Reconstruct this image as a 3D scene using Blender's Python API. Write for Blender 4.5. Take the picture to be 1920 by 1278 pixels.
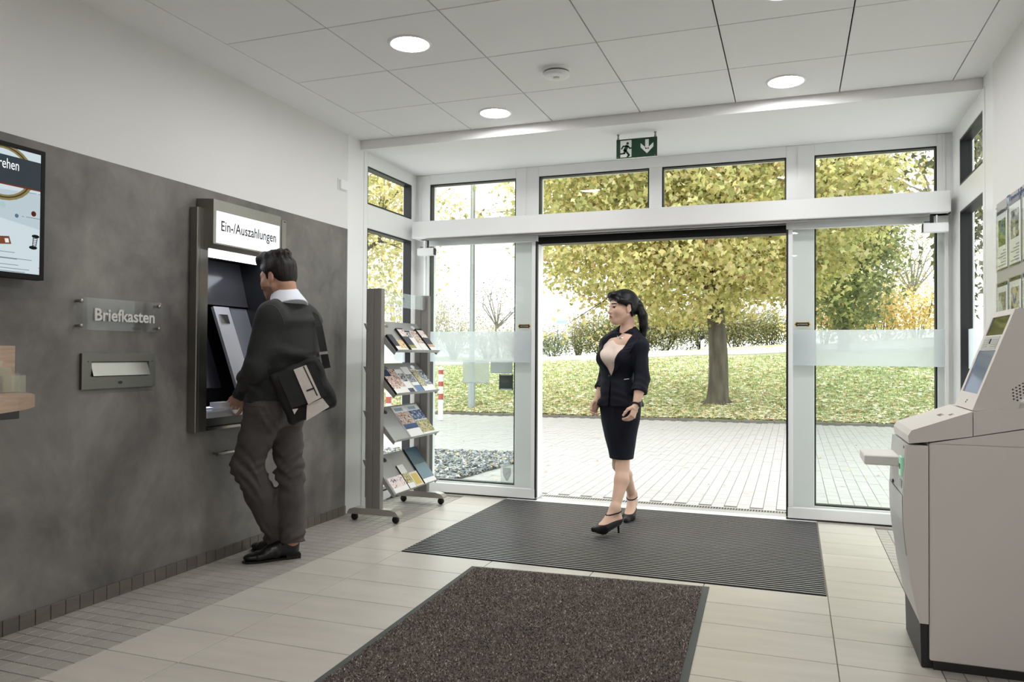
import bpy, math, random
import numpy as np
from mathutils import Matrix, Vector

# ---------------------------------------------------------------- clear
for o in list(bpy.data.objects):
    bpy.data.objects.remove(o)
scene = bpy.context.scene
COL = scene.collection

# ---------------------------------------------------------------- camera
FPX, YAW, PITCH, ROLL, HC = 1445.25, 0.350277, 0.015850, 0.005975, 1.22
def cam_axes():
    cy, sy, cp, sp = math.cos(YAW), math.sin(YAW), math.cos(PITCH), math.sin(PITCH)
    f = np.array([-sy * cp, cy * cp, sp]); r = np.array([cy, sy, 0.0]); u = np.cross(r, f)
    c, s = math.cos(ROLL), math.sin(ROLL)
    return np.stack([c * r + s * u, -s * r + c * u, f])
RC = cam_axes()
CAMP = np.array([0, 0, HC])
cam_data = bpy.data.cameras.new('camera')
cam_data.sensor_fit = 'HORIZONTAL'; cam_data.sensor_width = 36.0
cam_data.lens = FPX / 1920 * 36.0
cam_data.clip_start = 0.05; cam_data.clip_end = 400
cam = bpy.data.objects.new('camera', cam_data); COL.objects.link(cam)
cam.matrix_world = Matrix(((RC[0][0], RC[1][0], -RC[2][0], 0), (RC[0][1], RC[1][1], -RC[2][1], 0),
                           (RC[0][2], RC[1][2], -RC[2][2], HC), (0, 0, 0, 1)))
scene.camera = cam

# ---------------------------------------------------------------- sky (bright overcast) and exposure
world = bpy.data.worlds.new('overcast_sky'); scene.world = world
world.use_nodes = True
wn = world.node_tree; wn.nodes.clear()
w_out = wn.nodes.new('ShaderNodeOutputWorld'); w_bg = wn.nodes.new('ShaderNodeBackground')
w_bg.inputs[0].default_value = (0.95, 0.98, 1.0, 1); w_bg.inputs[1].default_value = 2.35
wn.links.new(w_bg.outputs[0], w_out.inputs[0])
sun_d = bpy.data.lights.new('hazy_sun_offscreen', 'SUN'); sun_d.energy = 1.2; sun_d.angle = math.radians(25)
sun_d.color = (1.0, 0.96, 0.9)
sun = bpy.data.objects.new('hazy_sun_offscreen', sun_d); COL.objects.link(sun)
sun.rotation_euler = (math.radians(38), math.radians(-12), math.radians(200))
vs = scene.view_settings
vs.view_transform = 'Standard'; vs.look = 'None'; vs.gamma = 1.0; vs.use_curve_mapping = False
vs.exposure = 0.26
LAMP_STRENGTH = 112.0

# pixel helpers: a pixel of the photograph to the point on a known plane
def ray(x, y):
    return RC.T @ np.array([(x - 960) / FPX, -(y - 639) / FPX, 1.0])
def on(x, y, ax, val):
    d = ray(x, y); i = 'xyz'.index(ax)
    return CAMP + (val - CAMP[i]) / d[i] * d
def at_depth(x, y, d):
    return CAMP + ray(x, y) * d
def floor_depth(x, y, z=0.0):
    return (z - HC) / ray(x, y)[2]

# ---------------------------------------------------------------- materials
def lin(c):
    if isinstance(c, (int, float)): c = (c, c, c)
    return tuple(((v / 255) / 12.92 if v <= 10.3 else (((v / 255) + .055) / 1.055) ** 2.4) for v in c)
MATS = {}
class NT:
    def __init__(s, name):
        s.m = bpy.data.materials.new(name); s.m.use_nodes = True; s.t = s.m.node_tree; s.t.nodes.clear()
        s.out = s.n('ShaderNodeOutputMaterial')
        MATS[name] = s.m
    def n(s, kind, **kw):
        nd = s.t.nodes.new(kind)
        for k, v in kw.items():
            if k.startswith('i_'):
                key = k[2:]; key = int(key) if key.isdigit() else key.replace('_', ' ')
                nd.inputs[key].default_value = v
            else: setattr(nd, k, v)
        return nd
    def l(s, a, b): s.t.links.new(a, b)
def c4(c): return (c[0], c[1], c[2], 1)
def mat(name, col, rough=.5, metal=0.0, var=0.0, vscale=8.0, stretch=(1, 1, 1), bump=0.0, bscale=60.0, bstretch=None,
        spec=.5, emis=None, estr=0, coord='pos', rvar=0.0, coat=0.0, objvar=0.0, detail=4.0, bdist=.01, sheen=0.0, trans=0.0, col2=None):
    if name in MATS: return MATS[name]
    t = NT(name); c = lin(col)
    b = t.n('ShaderNodeBsdfPrincipled'); t.l(b.outputs[0], t.out.inputs[0])
    b.inputs['Base Color'].default_value = c4(c); b.inputs['Roughness'].default_value = rough
    b.inputs['Metallic'].default_value = metal; b.inputs['Specular IOR Level'].default_value = spec
    b.inputs['Coat Weight'].default_value = coat
    if sheen: b.inputs['Sheen Weight'].default_value = sheen
    if trans: b.inputs['Transmission Weight'].default_value = trans
    if emis is not None:
        b.inputs['Emission Color'].default_value = c4(lin(emis)); b.inputs['Emission Strength'].default_value = estr
    def vec(st):
        if coord == 'pos': src = t.n('ShaderNodeNewGeometry').outputs['Position']
        else: src = t.n('ShaderNodeTexCoord').outputs['Object']
        mp = t.n('ShaderNodeMapping'); mp.inputs['Scale'].default_value = st; t.l(src, mp.inputs['Vector'])
        return mp.outputs[0]
    if var or rvar:
        no = t.n('ShaderNodeTexNoise'); no.inputs['Scale'].default_value = vscale; no.inputs['Detail'].default_value = detail
        t.l(vec(stretch), no.inputs['Vector'])
    cur = None
    if var:
        c2 = lin(col2) if col2 else tuple(v * (1 - var) for v in c)
        c1 = c if col2 else tuple(min(1, v * (1 + var)) for v in c)
        rp = t.n('ShaderNodeValToRGB'); rp.color_ramp.elements[0].position = .32; rp.color_ramp.elements[1].position = .68
        rp.color_ramp.elements[0].color = c4(c2); rp.color_ramp.elements[1].color = c4(c1)
        t.l(no.outputs[0], rp.inputs[0]); cur = rp.outputs[0]
    if objvar:
        oi = t.n('ShaderNodeObjectInfo'); mr = t.n('ShaderNodeMapRange'); t.l(oi.outputs['Random'], mr.inputs[0])
        mr.inputs[3].default_value = 1 - objvar; mr.inputs[4].default_value = 1 + objvar
        hs = t.n('ShaderNodeHueSaturation'); t.l(mr.outputs[0], hs.inputs['Value'])
        if cur is not None: t.l(cur, hs.inputs['Color'])
        else: hs.inputs['Color'].default_value = c4(c)
        cur = hs.outputs[0]
    if cur is not None: t.l(cur, b.inputs['Base Color'])
    if rvar:
        mr = t.n('ShaderNodeMapRange'); t.l(no.outputs[0], mr.inputs[0]); mr.inputs[3].default_value = rough - rvar; mr.inputs[4].default_value = rough + rvar
        t.l(mr.outputs[0], b.inputs['Roughness'])
    if bump:
        nb = t.n('ShaderNodeTexNoise'); nb.inputs['Scale'].default_value = bscale; nb.inputs['Detail'].default_value = 3
        t.l(vec(bstretch or stretch), nb.inputs['Vector'])
        bp = t.n('ShaderNodeBump'); bp.inputs['Strength'].default_value = bump; bp.inputs['Distance'].default_value = bdist
        t.l(nb.outputs[0], bp.inputs['Height']); t.l(bp.outputs[0], b.inputs['Normal'])
    return t.m
def mat_attr(name, rough=.6, spec=.3, trans=0.0):
    """colour taken from each piece's own colour attribute (leaf to leaf variety)"""
    t = NT(name); b = t.n('ShaderNodeBsdfPrincipled')
    a = t.n('ShaderNodeAttribute', attribute_name='tint'); t.l(a.outputs['Color'], b.inputs['Base Color'])
    b.inputs['Roughness'].default_value = rough; b.inputs['Specular IOR Level'].default_value = spec
    if trans:
        tr = t.n('ShaderNodeBsdfTranslucent'); t.l(a.outputs['Color'], tr.inputs[0])
        mx = t.n('ShaderNodeMixShader'); mx.inputs[0].default_value = trans
        t.l(b.outputs[0], mx.inputs[1]); t.l(tr.outputs[0], mx.inputs[2]); t.l(mx.outputs[0], t.out.inputs[0])
    else: t.l(b.outputs[0], t.out.inputs[0])
    return t.m
def glass(name, tint=(245, 250, 248), refl=1.0, haze=0.0, hazecol=(215, 222, 222)):
    """thin pane: clear transmission plus Fresnel mirror, optional etched haze"""
    t = NT(name)
    tr = t.n('ShaderNodeBsdfTransparent'); tr.inputs[0].default_value = c4(lin(tint))
    gl = t.n('ShaderNodeBsdfGlossy'); gl.inputs['Roughness'].default_value = 0.0
    fr = t.n('ShaderNodeFresnel'); fr.inputs[0].default_value = 1.45
    mu = t.n('ShaderNodeMath', operation='MULTIPLY'); mu.inputs[1].default_value = refl; t.l(fr.outputs[0], mu.inputs[0])
    geo = t.n('ShaderNodeNewGeometry'); fr_in = t.n('ShaderNodeMath', operation='SUBTRACT'); fr_in.inputs[0].default_value = 1.0; t.l(geo.outputs['Backfacing'], fr_in.inputs[1])
    mu0 = mu; mu = t.n('ShaderNodeMath', operation='MULTIPLY'); t.l(mu0.outputs[0], mu.inputs[0]); t.l(fr_in.outputs[0], mu.inputs[1])
    mx = t.n('ShaderNodeMixShader'); t.l(mu.outputs[0], mx.inputs[0]); t.l(tr.outputs[0], mx.inputs[1]); t.l(gl.outputs[0], mx.inputs[2])
    last = mx.outputs[0]
    if haze:
        df = t.n('ShaderNodeBsdfDiffuse'); df.inputs[0].default_value = c4(lin(hazecol))
        tl = t.n('ShaderNodeBsdfTranslucent'); tl.inputs[0].default_value = c4(lin(hazecol))
        m0 = t.n('ShaderNodeMixShader'); m0.inputs[0].default_value = .5; t.l(df.outputs[0], m0.inputs[1]); t.l(tl.outputs[0], m0.inputs[2])
        m2 = t.n('ShaderNodeMixShader'); m2.inputs[0].default_value = haze
        t.l(last, m2.inputs[1]); t.l(m0.outputs[0], m2.inputs[2]); last = m2.outputs[0]
    t.l(last, t.out.inputs[0])
    return t.m
def emission(name, col, strength):
    t = NT(name); e = t.n('ShaderNodeEmission'); e.inputs[0].default_value = c4(lin(col)); e.inputs[1].default_value = strength
    t.l(e.outputs[0], t.out.inputs[0]); return t.m
def picture(name, cols, scale=14.0, seed=0.0, rough=.25):
    """printed photo: blotches of a few inks"""
    t = NT(name); b = t.n('ShaderNodeBsdfPrincipled'); t.l(b.outputs[0], t.out.inputs[0]); b.inputs['Roughness'].default_value = rough
    g = t.n('ShaderNodeNewGeometry'); mp = t.n('ShaderNodeMapping'); mp.inputs['Location'].default_value = (seed, seed * 1.7, seed * .3)
    t.l(g.outputs['Position'], mp.inputs[0])
    no = t.n('ShaderNodeTexNoise'); no.inputs['Scale'].default_value = scale; no.inputs['Detail'].default_value = 5; no.inputs['Distortion'].default_value = .8
    t.l(mp.outputs[0], no.inputs['Vector'])
    rp = t.n('ShaderNodeValToRGB'); rp.color_ramp.interpolation = 'CONSTANT' if len(cols) > 3 else 'LINEAR'
    els = rp.color_ramp.elements
    while len(els) < len(cols): els.new(.5)
    for i, c in enumerate(cols):
        els[i].position = .28 + .44 * i / (len(cols) - 1) if i else 0.0; els[i].color = c4(lin(c))
    t.l(no.outputs[0], rp.inputs[0]); t.l(rp.outputs[0], b.inputs['Base Color'])
    return t.m

# ---------------------------------------------------------------- mesh builder
class MB:
    def __init__(s): s.v = []; s.f = []; s.mi = []; s.cur = 0; s.sm = []
    def add(s, vs, fs, smooth=False):
        o = len(s.v); s.v.extend([tuple(map(float, p)) for p in vs])
        for f in fs: s.f.append(tuple(i + o for i in f)); s.mi.append(s.cur); s.sm.append(smooth)
        return s
    def box(s, a, b, bev=0.0):
        x0, y0, z0 = [min(a[i], b[i]) for i in range(3)]; x1, y1, z1 = [max(a[i], b[i]) for i in range(3)]
        if bev:
            bev = min(bev, (x1 - x0) * .45, (y1 - y0) * .45, (z1 - z0) * .45)
            return s.bbox_(x0, y0, z0, x1, y1, z1, bev)
        v = [(x, y, z) for z in (z0, z1) for y in (y0, y1) for x in (x0, x1)]
        return s.add(v, [(0, 2, 3, 1), (4, 5, 7, 6), (0, 1, 5, 4), (2, 6, 7, 3), (0, 4, 6, 2), (1, 3, 7, 5)])
    def bbox_(s, x0, y0, z0, x1, y1, z1, e):
        c = []; idx = {}
        for sx in (0, 1):
            for sy in (0, 1):
                for sz in (0, 1):
                    X, Y, Z = (x0, x1)[sx], (y0, y1)[sy], (z0, z1)[sz]
                    dx, dy, dz = (e, -e)[sx], (e, -e)[sy], (e, -e)[sz]
                    for k, p in enumerate(((X, Y + dy, Z + dz), (X + dx, Y, Z + dz), (X + dx, Y + dy, Z))):
                        idx[(sx, sy, sz, k)] = len(c); c.append(p)
        F = []
        def q(*ks): F.append(tuple(idx[k] for k in ks))
        q((0,0,0,0),(0,0,1,0),(0,1,1,0),(0,1,0,0)); q((1,0,0,0),(1,1,0,0),(1,1,1,0),(1,0,1,0))
        q((0,0,0,1),(1,0,0,1),(1,0,1,1),(0,0,1,1)); q((0,1,0,1),(0,1,1,1),(1,1,1,1),(1,1,0,1))
        q((0,0,0,2),(0,1,0,2),(1,1,0,2),(1,0,0,2)); q((0,0,1,2),(1,0,1,2),(1,1,1,2),(0,1,1,2))
        for sx in (0, 1):
            for sy in (0, 1): q((sx,sy,0,0),(sx,sy,0,1),(sx,sy,1,1),(sx,sy,1,0))
        for sx in (0, 1):
            for sz in (0, 1): q((sx,0,sz,0),(sx,0,sz,2),(sx,1,sz,2),(sx,1,sz,0))
        for sy in (0, 1):
            for sz in (0, 1): q((0,sy,sz,1),(0,sy,sz,2),(1,sy,sz,2),(1,sy,sz,1))
        for sx in (0, 1):
            for sy in (0, 1):
                for sz in (0, 1): q((sx,sy,sz,0),(sx,sy,sz,1),(sx,sy,sz,2))
        cx, cy, cz = (x0 + x1) / 2, (y0 + y1) / 2, (z0 + z1) / 2
        G = []
        for f in F:
            p = [c[i] for i in f]; n = Vector(p[1]) - Vector(p[0]); n = n.cross(Vector(p[2]) - Vector(p[1]))
            m = sum((Vector(k) for k in p), Vector()) / len(p) - Vector((cx, cy, cz))
            G.append(f if n.dot(m) > 0 else f[::-1])
        return s.add(c, G)
    def prism(s, poly, axis, a, b):
        """poly: 2D points in the two other axes (cyclic order of xyz without axis), extruded from a to b along axis"""
        n = len(poly); ax = 'xyz'.index(axis)
        def p(u, t):
            r = [0, 0, 0]; o = [i for i in range(3) if i != ax]; r[o[0]] = u[0]; r[o[1]] = u[1]; r[ax] = t; return tuple(r)
        v = [p(u, a) for u in poly] + [p(u, b) for u in poly]
        ar = sum(poly[i][0] * poly[(i + 1) % n][1] - poly[(i + 1) % n][0] * poly[i][1] for i in range(n))
        sg = (ar > 0) ^ (ax == 1) ^ (b < a)
        top = tuple(range(n, 2 * n)); bot = tuple(range(n - 1, -1, -1))
        fs = [top, bot] + [(i, (i + 1) % n, n + (i + 1) % n, n + i) for i in range(n)]
        if not sg: fs = [f[::-1] for f in fs]
        return s.add(v, fs)
    def tube(s, pts, rad, n=10, cap=True, smooth=True):
        pts = [Vector(p) for p in pts]; m = len(pts)
        rad = [rad] * m if isinstance(rad, (int, float)) else list(rad)
        v = []; prev = None
        for i, p in enumerate(pts):
            t = (pts[min(i + 1, m - 1)] - pts[max(i - 1, 0)]).normalized()
            if prev is None:
                u = t.orthogonal().normalized()
            else:
                u = prev - t * prev.dot(t)
                u = u.normalized() if u.length > 1e-6 else t.orthogonal().normalized()
            prev = u; w = t.cross(u)
            for k in range(n):
                a = 2 * math.pi * k / n; v.append(p + (u * math.cos(a) + w * math.sin(a)) * rad[i])
        fs = [(i * n + k, i * n + (k + 1) % n, (i + 1) * n + (k + 1) % n, (i + 1) * n + k) for i in range(m - 1) for k in range(n)]
        s.add(v, fs, smooth)
        if cap:
            s.add(v[:n], [tuple(range(n - 1, -1, -1))]); s.add(v[-n:], [tuple(range(n))])
        return s
    def lathe(s, prof, c, axis='z', n=32, smooth=True):
        """prof: (radius, height) pairs around an axis through c"""
        v = []
        for r, h in prof:
            for k in range(n):
                a = 2 * math.pi * k / n; x, y = r * math.cos(a), r * math.sin(a)
                d = {'z': (x, y, h), 'x': (h, x, y), 'y': (y, h, x)}[axis]
                v.append((c[0] + d[0], c[1] + d[1], c[2] + d[2]))
        m = len(prof)
        fs = [(i * n + k, i * n + (k + 1) % n, (i + 1) * n + (k + 1) % n, (i + 1) * n + k) for i in range(m - 1) for k in range(n)]
        return s.add(v, fs, smooth)
    def quad(s, *p): return s.add(p, [tuple(range(len(p)))])
    def slab(s, p, u, v, n, t):
        """box on corner p with edge vectors u, v and thickness t along n"""
        p, u, v, n = map(Vector, (p, u, v, n)); n = n * t
        c = [p, p + u, p + u + v, p + v]; w = c + [q + n for q in c]
        fs = [(3, 2, 1, 0), (4, 5, 6, 7), (0, 1, 5, 4), (1, 2, 6, 5), (2, 3, 7, 6), (3, 0, 4, 7)]
        if u.cross(v).dot(n) < 0: fs = [f[::-1] for f in fs]
        return s.add(w, fs)
    def mesh(s, name, mats):
        me = bpy.data.meshes.new(name); me.from_pydata(s.v, [], s.f)
        for m in (mats if isinstance(mats, (list, tuple)) else [mats]): me.materials.append(m)
        if len(me.polygons) == len(s.mi):
            me.polygons.foreach_set('material_index', s.mi); me.polygons.foreach_set('use_smooth', s.sm)
        me.update(); return me
    def build(s, name, mats, parent=None, loc=None):
        o = bpy.data.objects.new(name, s.mesh(name, mats)); COL.objects.link(o)
        if parent is not None: o.parent = parent
        if loc is not None: o.location = loc
        return o
def box(name, a, b, m, parent=None, bev=0.0): return MB().box(a, b, bev).build(name, m, parent)
def empty(name, loc=(0, 0, 0)):
    """a thing's root; its parts are modelled in world coordinates and keep them"""
    o = bpy.data.objects.new(name, None); COL.objects.link(o); o.empty_display_size = .1
    return o
def finish(root, base):
    """move the Empty to the thing's base, leaving the parts where they stand"""
    d = Vector(base) - root.location
    root.location = base
    for c in root.children: c.location = Vector(c.location) - d
    return root
def tag(o, label=None, cat=None, group=None, kind=None):
    if label: o['label'] = label
    if cat: o['category'] = cat
    if group: o['group'] = group
    if kind: o['kind'] = kind
    return o
def inst(name, me, loc, parent=None, rot=None, scale=None):
    o = bpy.data.objects.new(name, me); COL.objects.link(o); o.location = loc
    if parent is not None: o.parent = parent
    if rot: o.rotation_euler = rot
    if scale: o.scale = scale
    return o
def text(name, body, size, origin, xd, yd, m, parent, extrude=.0008, align='LEFT', sx=1.0, shear=0.0, offset=0.0):
    cu = bpy.data.curves.new(name, 'FONT'); cu.body = body; cu.size = size; cu.extrude = extrude; cu.align_x = align
    cu.resolution_u = 3; cu.shear = shear; cu.offset = offset
    to = bpy.data.objects.new(name + '_tmp', cu); COL.objects.link(to)
    dg = bpy.context.evaluated_depsgraph_get(); dg.update()
    me = bpy.data.meshes.new_from_object(to.evaluated_get(dg)); bpy.data.objects.remove(to)
    xd, yd = Vector(xd).normalized(), Vector(yd).normalized(); n = xd.cross(yd)
    M = Matrix(((xd.x * sx, yd.x, n.x, origin[0]), (xd.y * sx, yd.y, n.y, origin[1]), (xd.z * sx, yd.z, n.z, origin[2]), (0, 0, 0, 1)))
    me.transform(M); me.materials.clear(); me.materials.append(m); me.name = name
    o = bpy.data.objects.new(name, me); COL.objects.link(o); o.parent = parent
    return o
# ================================================================ THE ROOM
random.seed(7); rng = np.random.default_rng(7)
XL, XR, ZC, ZS, YE, YF, YD, Y0 = -3.176, 1.055, 2.87, 2.80, 5.22, 6.17, 6.10, -3.6
M_white = mat('wall_paint', (227, 226, 224), .6, var=.015, vscale=2, bump=.06, bscale=180)
M_ceil = mat('ceiling_board', (243, 243, 242), .75, bump=.05, bscale=260, objvar=.012)
M_plain = mat('ceiling_plaster', (243, 243, 242), .7)
M_void = mat('ceiling_slab', (150, 148, 145), .9)
M_frame = mat('white_aluminium', (240, 240, 239), .28, spec=.5)
M_gasket = mat('black_gasket', (16, 16, 17), .45)
M_steel = mat('brushed_steel', (150, 147, 140), .32, 1.0, var=.06, vscale=12, stretch=(60, 60, 1), rvar=.08)
M_steel_d = mat('dark_steel', (70, 70, 74), .35, .8)
M_black = mat('black_plastic', (14, 14, 15), .4)
M_grey = mat('grey_metal', (150, 148, 145), .38, .7)
M_pane = glass('window_glass', (252, 254, 253), 1.0)
M_leafglass = glass('door_glass', (250, 252, 251), 1.1)
M_frost = glass('etched_glass', (246, 249, 249), .8, haze=.55, hazecol=(240, 244, 246))
M_grout = mat('grout', (132, 124, 114), .85, bump=.1, bscale=300)
M_tile = mat('stone_tile', (191, 185, 175), .34, var=.06, vscale=2.2, stretch=(1.2, 6, 1), objvar=.035, bump=.05, bscale=40, rvar=.07, detail=6)
M_mosaic = mat('mosaic_tile', (162, 156, 148), .42, var=.05, vscale=3, stretch=(1.2, 5, 1), objvar=.05, bump=.06, bscale=60)
M_skirt = mat('skirting_tile', (98, 91, 84), .45, var=.1, vscale=9, stretch=(1, 1, 4), objvar=.1)

def plaster():
    t = NT('dark_trowelled_plaster'); b = t.n('ShaderNodeBsdfPrincipled'); t.l(b.outputs[0], t.out.inputs[0])
    g = t.n('ShaderNodeNewGeometry')
    n1 = t.n('ShaderNodeTexNoise'); n1.inputs['Scale'].default_value = 1.9; n1.inputs['Detail'].default_value = 9; n1.inputs['Roughness'].default_value = .62; n1.inputs['Distortion'].default_value = .35
    mp = t.n('ShaderNodeMapping'); mp.inputs['Scale'].default_value = (1, 1, .8); t.l(g.outputs['Position'], mp.inputs[0]); t.l(mp.outputs[0], n1.inputs['Vector'])
    n2 = t.n('ShaderNodeTexNoise'); n2.inputs['Scale'].default_value = 7; n2.inputs['Detail'].default_value = 6; n2.inputs['Distortion'].default_value = .7
    t.l(g.outputs['Position'], n2.inputs['Vector'])
    ad = t.n('ShaderNodeMath', operation='MULTIPLY_ADD'); ad.inputs[1].default_value = .16; t.l(n2.outputs[0], ad.inputs[0])
    ml = t.n('ShaderNodeMath', operation='MULTIPLY'); ml.inputs[1].default_value = .84; t.l(n1.outputs[0], ml.inputs[0]); t.l(ml.outputs[0], ad.inputs[2])
    rp = t.n('ShaderNodeValToRGB'); e = rp.color_ramp.elements
    e[0].position = .34; e[0].color = c4(lin((80, 77, 74))); e[1].position = .68; e[1].color = c4(lin((136, 131, 126)))
    t.l(ad.outputs[0], rp.inputs[0]); t.l(rp.outputs[0], b.inputs['Base Color'])
    mr = t.n('ShaderNodeMapRange'); t.l(n1.outputs[0], mr.inputs[0]); mr.inputs[3].default_value = .62; mr.inputs[4].default_value = .42; t.l(mr.outputs[0], b.inputs['Roughness'])
    bp = t.n('ShaderNodeBump'); bp.inputs['Strength'].default_value = .12; bp.inputs['Distance'].default_value = .01; t.l(n2.outputs[0], bp.inputs['Height']); t.l(bp.outputs[0], b.inputs['Normal'])
    return t.m
M_plaster = plaster()

# ---- floor
floor = tag(MB().box((XL - .4, Y0 - .3, -.16), (XR + .4, 6.39, -.006)).build('floor', M_grout), kind='structure')
ROWY = [3.018 + .303 * k for k in range(-22, 11)]
XB = [-2.64, -2.27, -1.662, -1.054, -.446, .163, .54]
MX0, MX1, MY0, MY1 = -2.262, .156, 4.236, 6.07
G = .0022
tile_me = {}
def tile_mesh(w, d, m, key):
    if key not in tile_me: tile_me[key] = MB().box((-w / 2 + G, -d / 2 + G, -.01), (w / 2 - G, d / 2 - G, 0), .0012).mesh(key, m)
    return tile_me[key]
for j in range(len(ROWY) - 1):
    y0, y1 = ROWY[j], ROWY[j + 1]
    for i in range(len(XB) - 1):
        if y0 > 4.2 and 0 < i < 5: continue
        x0, x1 = XB[i], XB[i + 1]
        inst('floor_tile', tile_mesh(x1 - x0, y1 - y0, M_tile, 'floor_tile_%d' % round(1000 * (x1 - x0))), ((x0 + x1) / 2, (y0 + y1) / 2, 0), floor)
PM = .0758
mos = tile_mesh(.5355 / 7, PM, M_mosaic, 'mosaic_tile')
rest = MB(); nm = 0
for k in range(int((6.06 - 1.6) / PM)):
    y = 1.62 + k * PM
    for c in range(7):
        x = -2.64 - (c + .5) * .5355 / 7
        if 1.9 < y < 5.1 and nm < 298:
            inst('mosaic_tile', mos, (x, y, 0), floor); nm += 1
        else: rest.box((x - .0365, y - PM / 2 + G, -.01), (x + .0365, y + PM / 2 - G, 0))
        xr = .54 + (c + .5) * .515 / 7
        rest.box((xr - .035, y - PM / 2 + G, -.01), (xr + .035, y + PM / 2 - G, 0))
tag(rest.build('mosaic_field', M_mosaic, floor), kind='stuff')
MB().box((XL, Y0, -.01), (-2.64, 1.58, 0)).box((.54, Y0, -.01), (XR, 1.58, 0)).build('floor_border', M_mosaic, floor)
MB().box((-2.64, 6.05, -.01), (MX0, 6.39, 0)).box((.163, 6.05, -.01), (XR, 6.39, 0)).box((XL, 6.06, -.01), (-2.64, 6.39, 0)).build('floor_edge', M_tile, floor)

# ---- left wall with the dark plaster field and a recess for the cash machine
HY0, HY1, HZ0, HZ1 = 3.50, 4.19, .775, 2.03
wl = MB()
wl.box((XL - .4, Y0 - .3, -.1), (XL, HY0, 3.0)).box((XL - .4, HY1, -.1), (XL, 5.04, 3.0)).box((XL - .4, HY0, -.1), (XL, HY1, HZ0)).box((XL - .4, HY0, HZ1), (XL, HY1, 3.0))
wall_left = tag(wl.build('wall_left', M_white), kind='structure')
PT, PX = 2.152, XL + .004
pp = MB()
for a, b in (((Y0, 0.0), (HY0, PT)), ((HY1, 0.0), (5.04, PT)), ((HY0, 0.0), (HY1, HZ0)), ((HY0, HZ1), (HY1, PT))):
    pp.box((XL - .0005, a[0], a[1]), (PX, b[0], b[1]))
pp.build('plaster_field', M_plaster, wall_left)
sk = MB().box((0, -PM / 2 + .0016, 0), (.010, PM / 2 - .0016, .068), .001).mesh('skirting_tile', M_skirt)
base = tag(box('baseboard_left', (PX, Y0, .0), (PX + .006, 5.04, .066), M_grout), kind='structure')
y = 2.4 - .0055
k = 0
while y - PM * (k + 1) > 1.5: k += 1
y -= PM * k
while y < 5.03:
    inst('skirting_tile', sk, (PX + .002, y, .0), base); y += PM
MB().box((PX + .002, Y0, 0), (PX + .01, 1.47, .068)).build('skirting_run', M_skirt, base)

# ---- right and back walls, closed shell
wall_right = tag(MB().box((XR, Y0 - .3, -.1), (XR + .35, 4.99, 3.0)).build('wall_right', M_white), kind='structure')
wall_back = tag(MB().box((XL, Y0 - .3, -.1), (XR, Y0, 3.0)).build('wall_back', M_white), kind='structure')

# ---- ceiling
ceiling = tag(MB().box((XL - .4, Y0 - .3, 3.0), (XR + .4, 6.45, 3.3)).build('ceiling', M_void), kind='structure')
CX = [.897 - .627 * k for k in range(7)][::-1]
CYL = [YE - .627 * k for k in range(15)][::-1]
ct = MB().box((-.3135 + .0035, -.3135 + .0035, 0), (.3135 - .0035, .3135 - .0035, .016), .0015).mesh('ceiling_tile', M_ceil)
for i in range(6):
    for j in range(14):
        inst('ceiling_tile', ct, ((CX[i] + CX[i + 1]) / 2, (CYL[j] + CYL[j + 1]) / 2, ZC), ceiling)
MB().box((XL, Y0, ZC), (CX[0] - .002, YE, 3.0)).build('plaster_margin', M_plain, ceiling)
MB().box((CX[-1] + .002, Y0, ZC), (XR, YE, 3.0)).build('plaster_margin', M_plain, ceiling)
MB().box((CX[0], Y0, ZC), (CX[-1], CYL[0] - .002, 3.0)).build('plaster_margin', M_plain, ceiling)
MB().box((XL, YE + .004, ZS), (XR, 6.36, 3.0)).build('soffit', M_plain, ceiling)

# ---- glazed front
def fx(px, py, y=YF): return on(px, py, 'y', y)[0]
PX1a, PX1b = fx(966, 560), fx(1009, 560)
PX3a, PX3b = fx(1474, 560), fx(1527, 560)
CL, CR = fx(806, 380), fx(1757, 320)
P2a, P2b = fx(1217, 350), fx(1241, 350)
ZT0, ZT1 = 2.37, 2.715
front = tag(empty('trim_1'), kind='structure')
def post(a, b, z0, z1, y0=YF, y1=YF + .14): return box('post', (a, y0, z0), (b, y1, z1), M_frame, front, .004)
post(XL - .09, CL, 0, ZS); post(PX1a, PX1b, 0, ZS); post(P2a, P2b, ZT0, ZT1); post(PX3a, PX3b, 0, ZS); post(CR, XR + .09, 0, ZS)
def rail(a, b, z0, z1, y0=YF + .001, y1=YF + .139): return box('rail', (a, y0, z0), (b, y1, z1), M_frame, front, .003)
for a, b in ((CL, PX1a), (PX1b, PX3a), (PX3b, CR)):
    rail(a, b, ZT1, ZS); rail(a, b, 2.20, ZT0)
rail(CL, PX1a, 0, .10); rail(PX3b, CR, 0, .10)
# slim cover profiles standing on the posts
for a, b in ((XL + .03, XL + .052), (fx(984, 380), fx(986, 380)), (fx(1496, 380), fx(1499, 380)), (CR + .035, CR + .05)):
    box('cover_profile', (a, YF - .008, 2.36), (b, YF + .001, ZS - .01), M_frame, front)
def window(n, x0, x1, z0, z1, y=YF, pane=M_pane):
    w = tag(empty('window_%d' % n), kind='structure')
    g = MB(); t = .011
    g.box((x0, y + .01, z0), (x0 + t, y + .07, z1)).box((x1 - t, y + .01, z0), (x1, y + .07, z1)).box((x0 + t, y + .01, z0), (x1 - t, y + .07, z0 + t)).box((x0 + t, y + .01, z1 - t), (x1 - t, y + .07, z1))
    g.build('gasket', M_gasket, w)
    box('pane', (x0 + t, y + .05, z0 + t), (x1 - t, y + .056, z1 - t), pane, w)
    return finish(w, (x0, y, z0))
window(1, CL, PX1a, ZT0, ZT1); window(2, PX1b, P2a, ZT0, ZT1); window(3, P2b, PX3a, ZT0, ZT1); window(4, PX3b, CR, ZT0, ZT1)
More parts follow.
